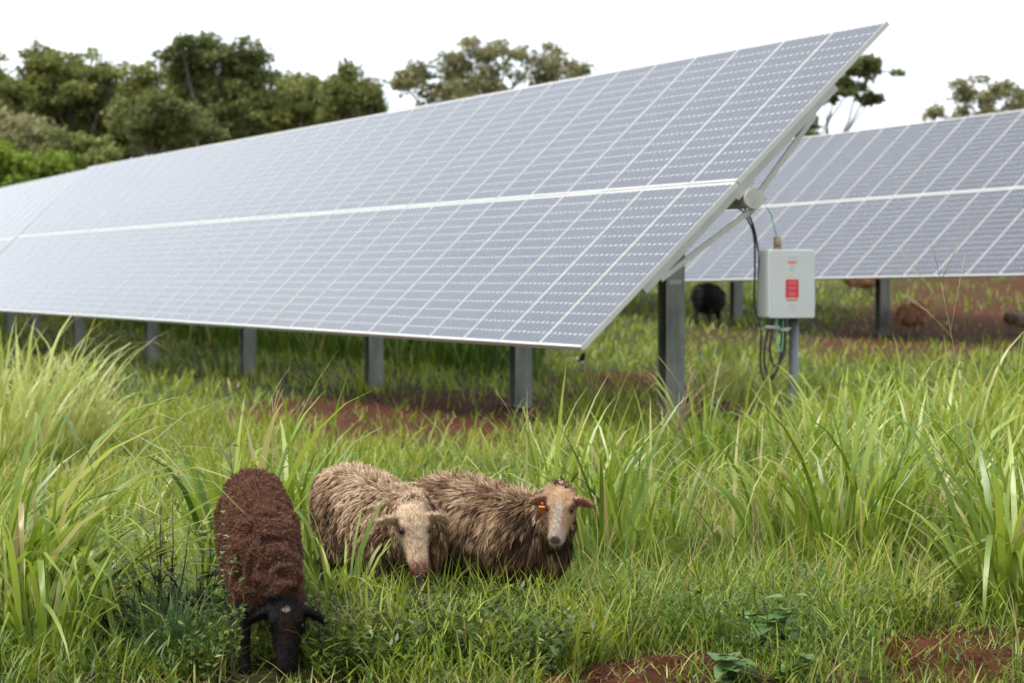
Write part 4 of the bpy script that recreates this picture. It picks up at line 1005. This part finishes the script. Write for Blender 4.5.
# the sheep far under the back array
def far(px, Y, fwd, kind, label, scale=1.0, head=(.55, 0, .12), drop=.25):
    x = (px - 512) / FPX * Y; z = g1(x, Y); f = Vector((fwd[0], fwd[1], 0)).normalized()
    po = Vector((x, Y, z)) + f * (.58 * scale) + Vector((0, 0, head[2] + .25)) * scale; mz = po + (f * .12 + Vector((0, 0, -drop))) * scale
    sheep(x, Y, (f.x, f.y), po, mz, label, kind, scale, .02, 3500, (.04, .08))
far(709, 56, (.3, .95), 'black', 'black sheep standing under the far array', 1.25)
far(862, 66, (.95, .2), 'tan', 'tan sheep behind the far array with only its belly and legs showing', .8)
far(911, 51, (-.55, -.8), 'tan', 'reddish brown sheep grazing beside the far array post', .85)
far(1024, 50, (.9, -.3), 'white', 'pale lamb cut by the right edge under the far array', .62)

# small bird under the corner of the near array
x, Yb = (581 - 512) / FPX * 40, 40.0
root = empty('bird', (x, Yb, g1(x, Yb)), R(-70)); tag(root, 'small black and white bird in the grass under the near array corner', 'bird')
M_bd = simple('dark_feathers', (.018, .014, .012), .6, 0, .2, 30); M_bw = simple('white_feathers', (.7, .68, .64), .6, 0, .1, 30)
b = MB(); X3, Y3, Z3 = Vector((1, 0, 0)), Vector((0, 1, 0)), Vector((0, 0, 1))
bodyz = .17
b.add(*loft([(Vector((-.13 + .0, 0, bodyz - .03)), Y3, Z3, .012, .006), (Vector((-.07, 0, bodyz)), Y3, Z3, .028, .02), (Vector((-.02, 0, bodyz + .01)), Y3, Z3, .045, .042), (Vector((.04, 0, bodyz + .02)), Y3, Z3, .045, .045), (Vector((.075, 0, bodyz + .05)), Y3, Z3, .032, .034), (Vector((.095, 0, bodyz + .085)), Y3, Z3, .03, .03), (Vector((.125, 0, bodyz + .09)), Y3, Z3, .02, .02), (Vector((.16, 0, bodyz + .085)), Y3, Z3, .003, .003)]))
for s in (-1, 1): b.tube([(.01, s * .02, bodyz - .02), (.015, s * .02, .08), (.0, s * .02, .0), (.03, s * .02, 0.0)], [.009, .005, .004, .003], 6)
b.build('body', M_bd, root, True, world=False)
for s in (-1, 1):
    m = MB(); m.sphere((-.02, s * .045, bodyz + .012), (.06, .008, .028), None, 10, 6); m.build('wing', M_bw, root, True, world=False)
m = MB(); m.sphere((.01, 0, bodyz - .035), (.045, .03, .02), None, 10, 6); m.build('belly', M_bw, root, True, world=False)

# ------------------------------------------------------------------ light
SUN_EL, SUN_AZ = R(56), R(-98)      # sun to the left, a little behind the camera
sd = Vector((math.cos(SUN_EL) * math.sin(SUN_AZ), math.cos(SUN_EL) * math.cos(SUN_AZ), math.sin(SUN_EL)))
sun = bpy.data.lights.new('sun', 'SUN'); sun.energy = 1.5; sun.angle = R(20); sun.color = (1.0, .965, .91)
so_ = bpy.data.objects.new('sun', sun); COL.objects.link(so_); so_.rotation_euler = (-sd).to_track_quat('-Z', 'Y').to_euler()
w = bpy.data.worlds.new('World'); S.world = w; w.use_nodes = True; nt = w.node_tree
bg = nt.nodes['Background']
sky = N(nt, 'ShaderNodeTexSky', sky_type='NISHITA', sun_disc=False, sun_elevation=SUN_EL, sun_rotation=SUN_AZ)
tc = N(nt, 'ShaderNodeTexCoord'); mp = N(nt, 'ShaderNodeMapping'); mp.inputs['Scale'].default_value = (1.2, 1.2, 4.5)
nt.links.new(tc.outputs['Generated'], mp.inputs[0])
cn = N(nt, 'ShaderNodeTexNoise'); cn.inputs['Scale'].default_value = 2.2; cn.inputs['Detail'].default_value = 6; cn.inputs['Roughness'].default_value = .55
nt.links.new(mp.outputs[0], cn.inputs['Vector'])
cloud = ramp(nt, cn.outputs['Fac'], [(.3, (.80, .86, .92)), (.55, (.93, .955, .975)), (.75, (1, 1, 1))])
ml = N(nt, 'ShaderNodeMix', data_type='RGBA', blend_type='MULTIPLY'); ml.inputs[0].default_value = 1; nt.links.new(cloud, ml.inputs[6]); ml.inputs[7].default_value = (6.6, 6.75, 6.9, 1)
mx = N(nt, 'ShaderNodeMix', data_type='RGBA'); mx.inputs[0].default_value = .88
nt.links.new(sky.outputs[0], mx.inputs[6]); nt.links.new(ml.outputs[2], mx.inputs[7]); nt.links.new(mx.outputs[2], bg.inputs['Color'])
bg.inputs['Strength'].default_value = .081
vs = S.view_settings; vs.view_transform = 'Standard'; vs.look = 'None'; vs.exposure = 1.62; vs.gamma = 1.0; vs.use_curve_mapping = False
S.cycles.max_bounces = 6; S.cycles.transparent_max_bounces = 6; S.cycles.diffuse_bounces = 3; S.cycles.glossy_bounces = 3; S.cycles.transmission_bounces = 4
S.cycles.use_denoising = True
S.cycles.use_adaptive_sampling = True; S.cycles.adaptive_threshold = .02
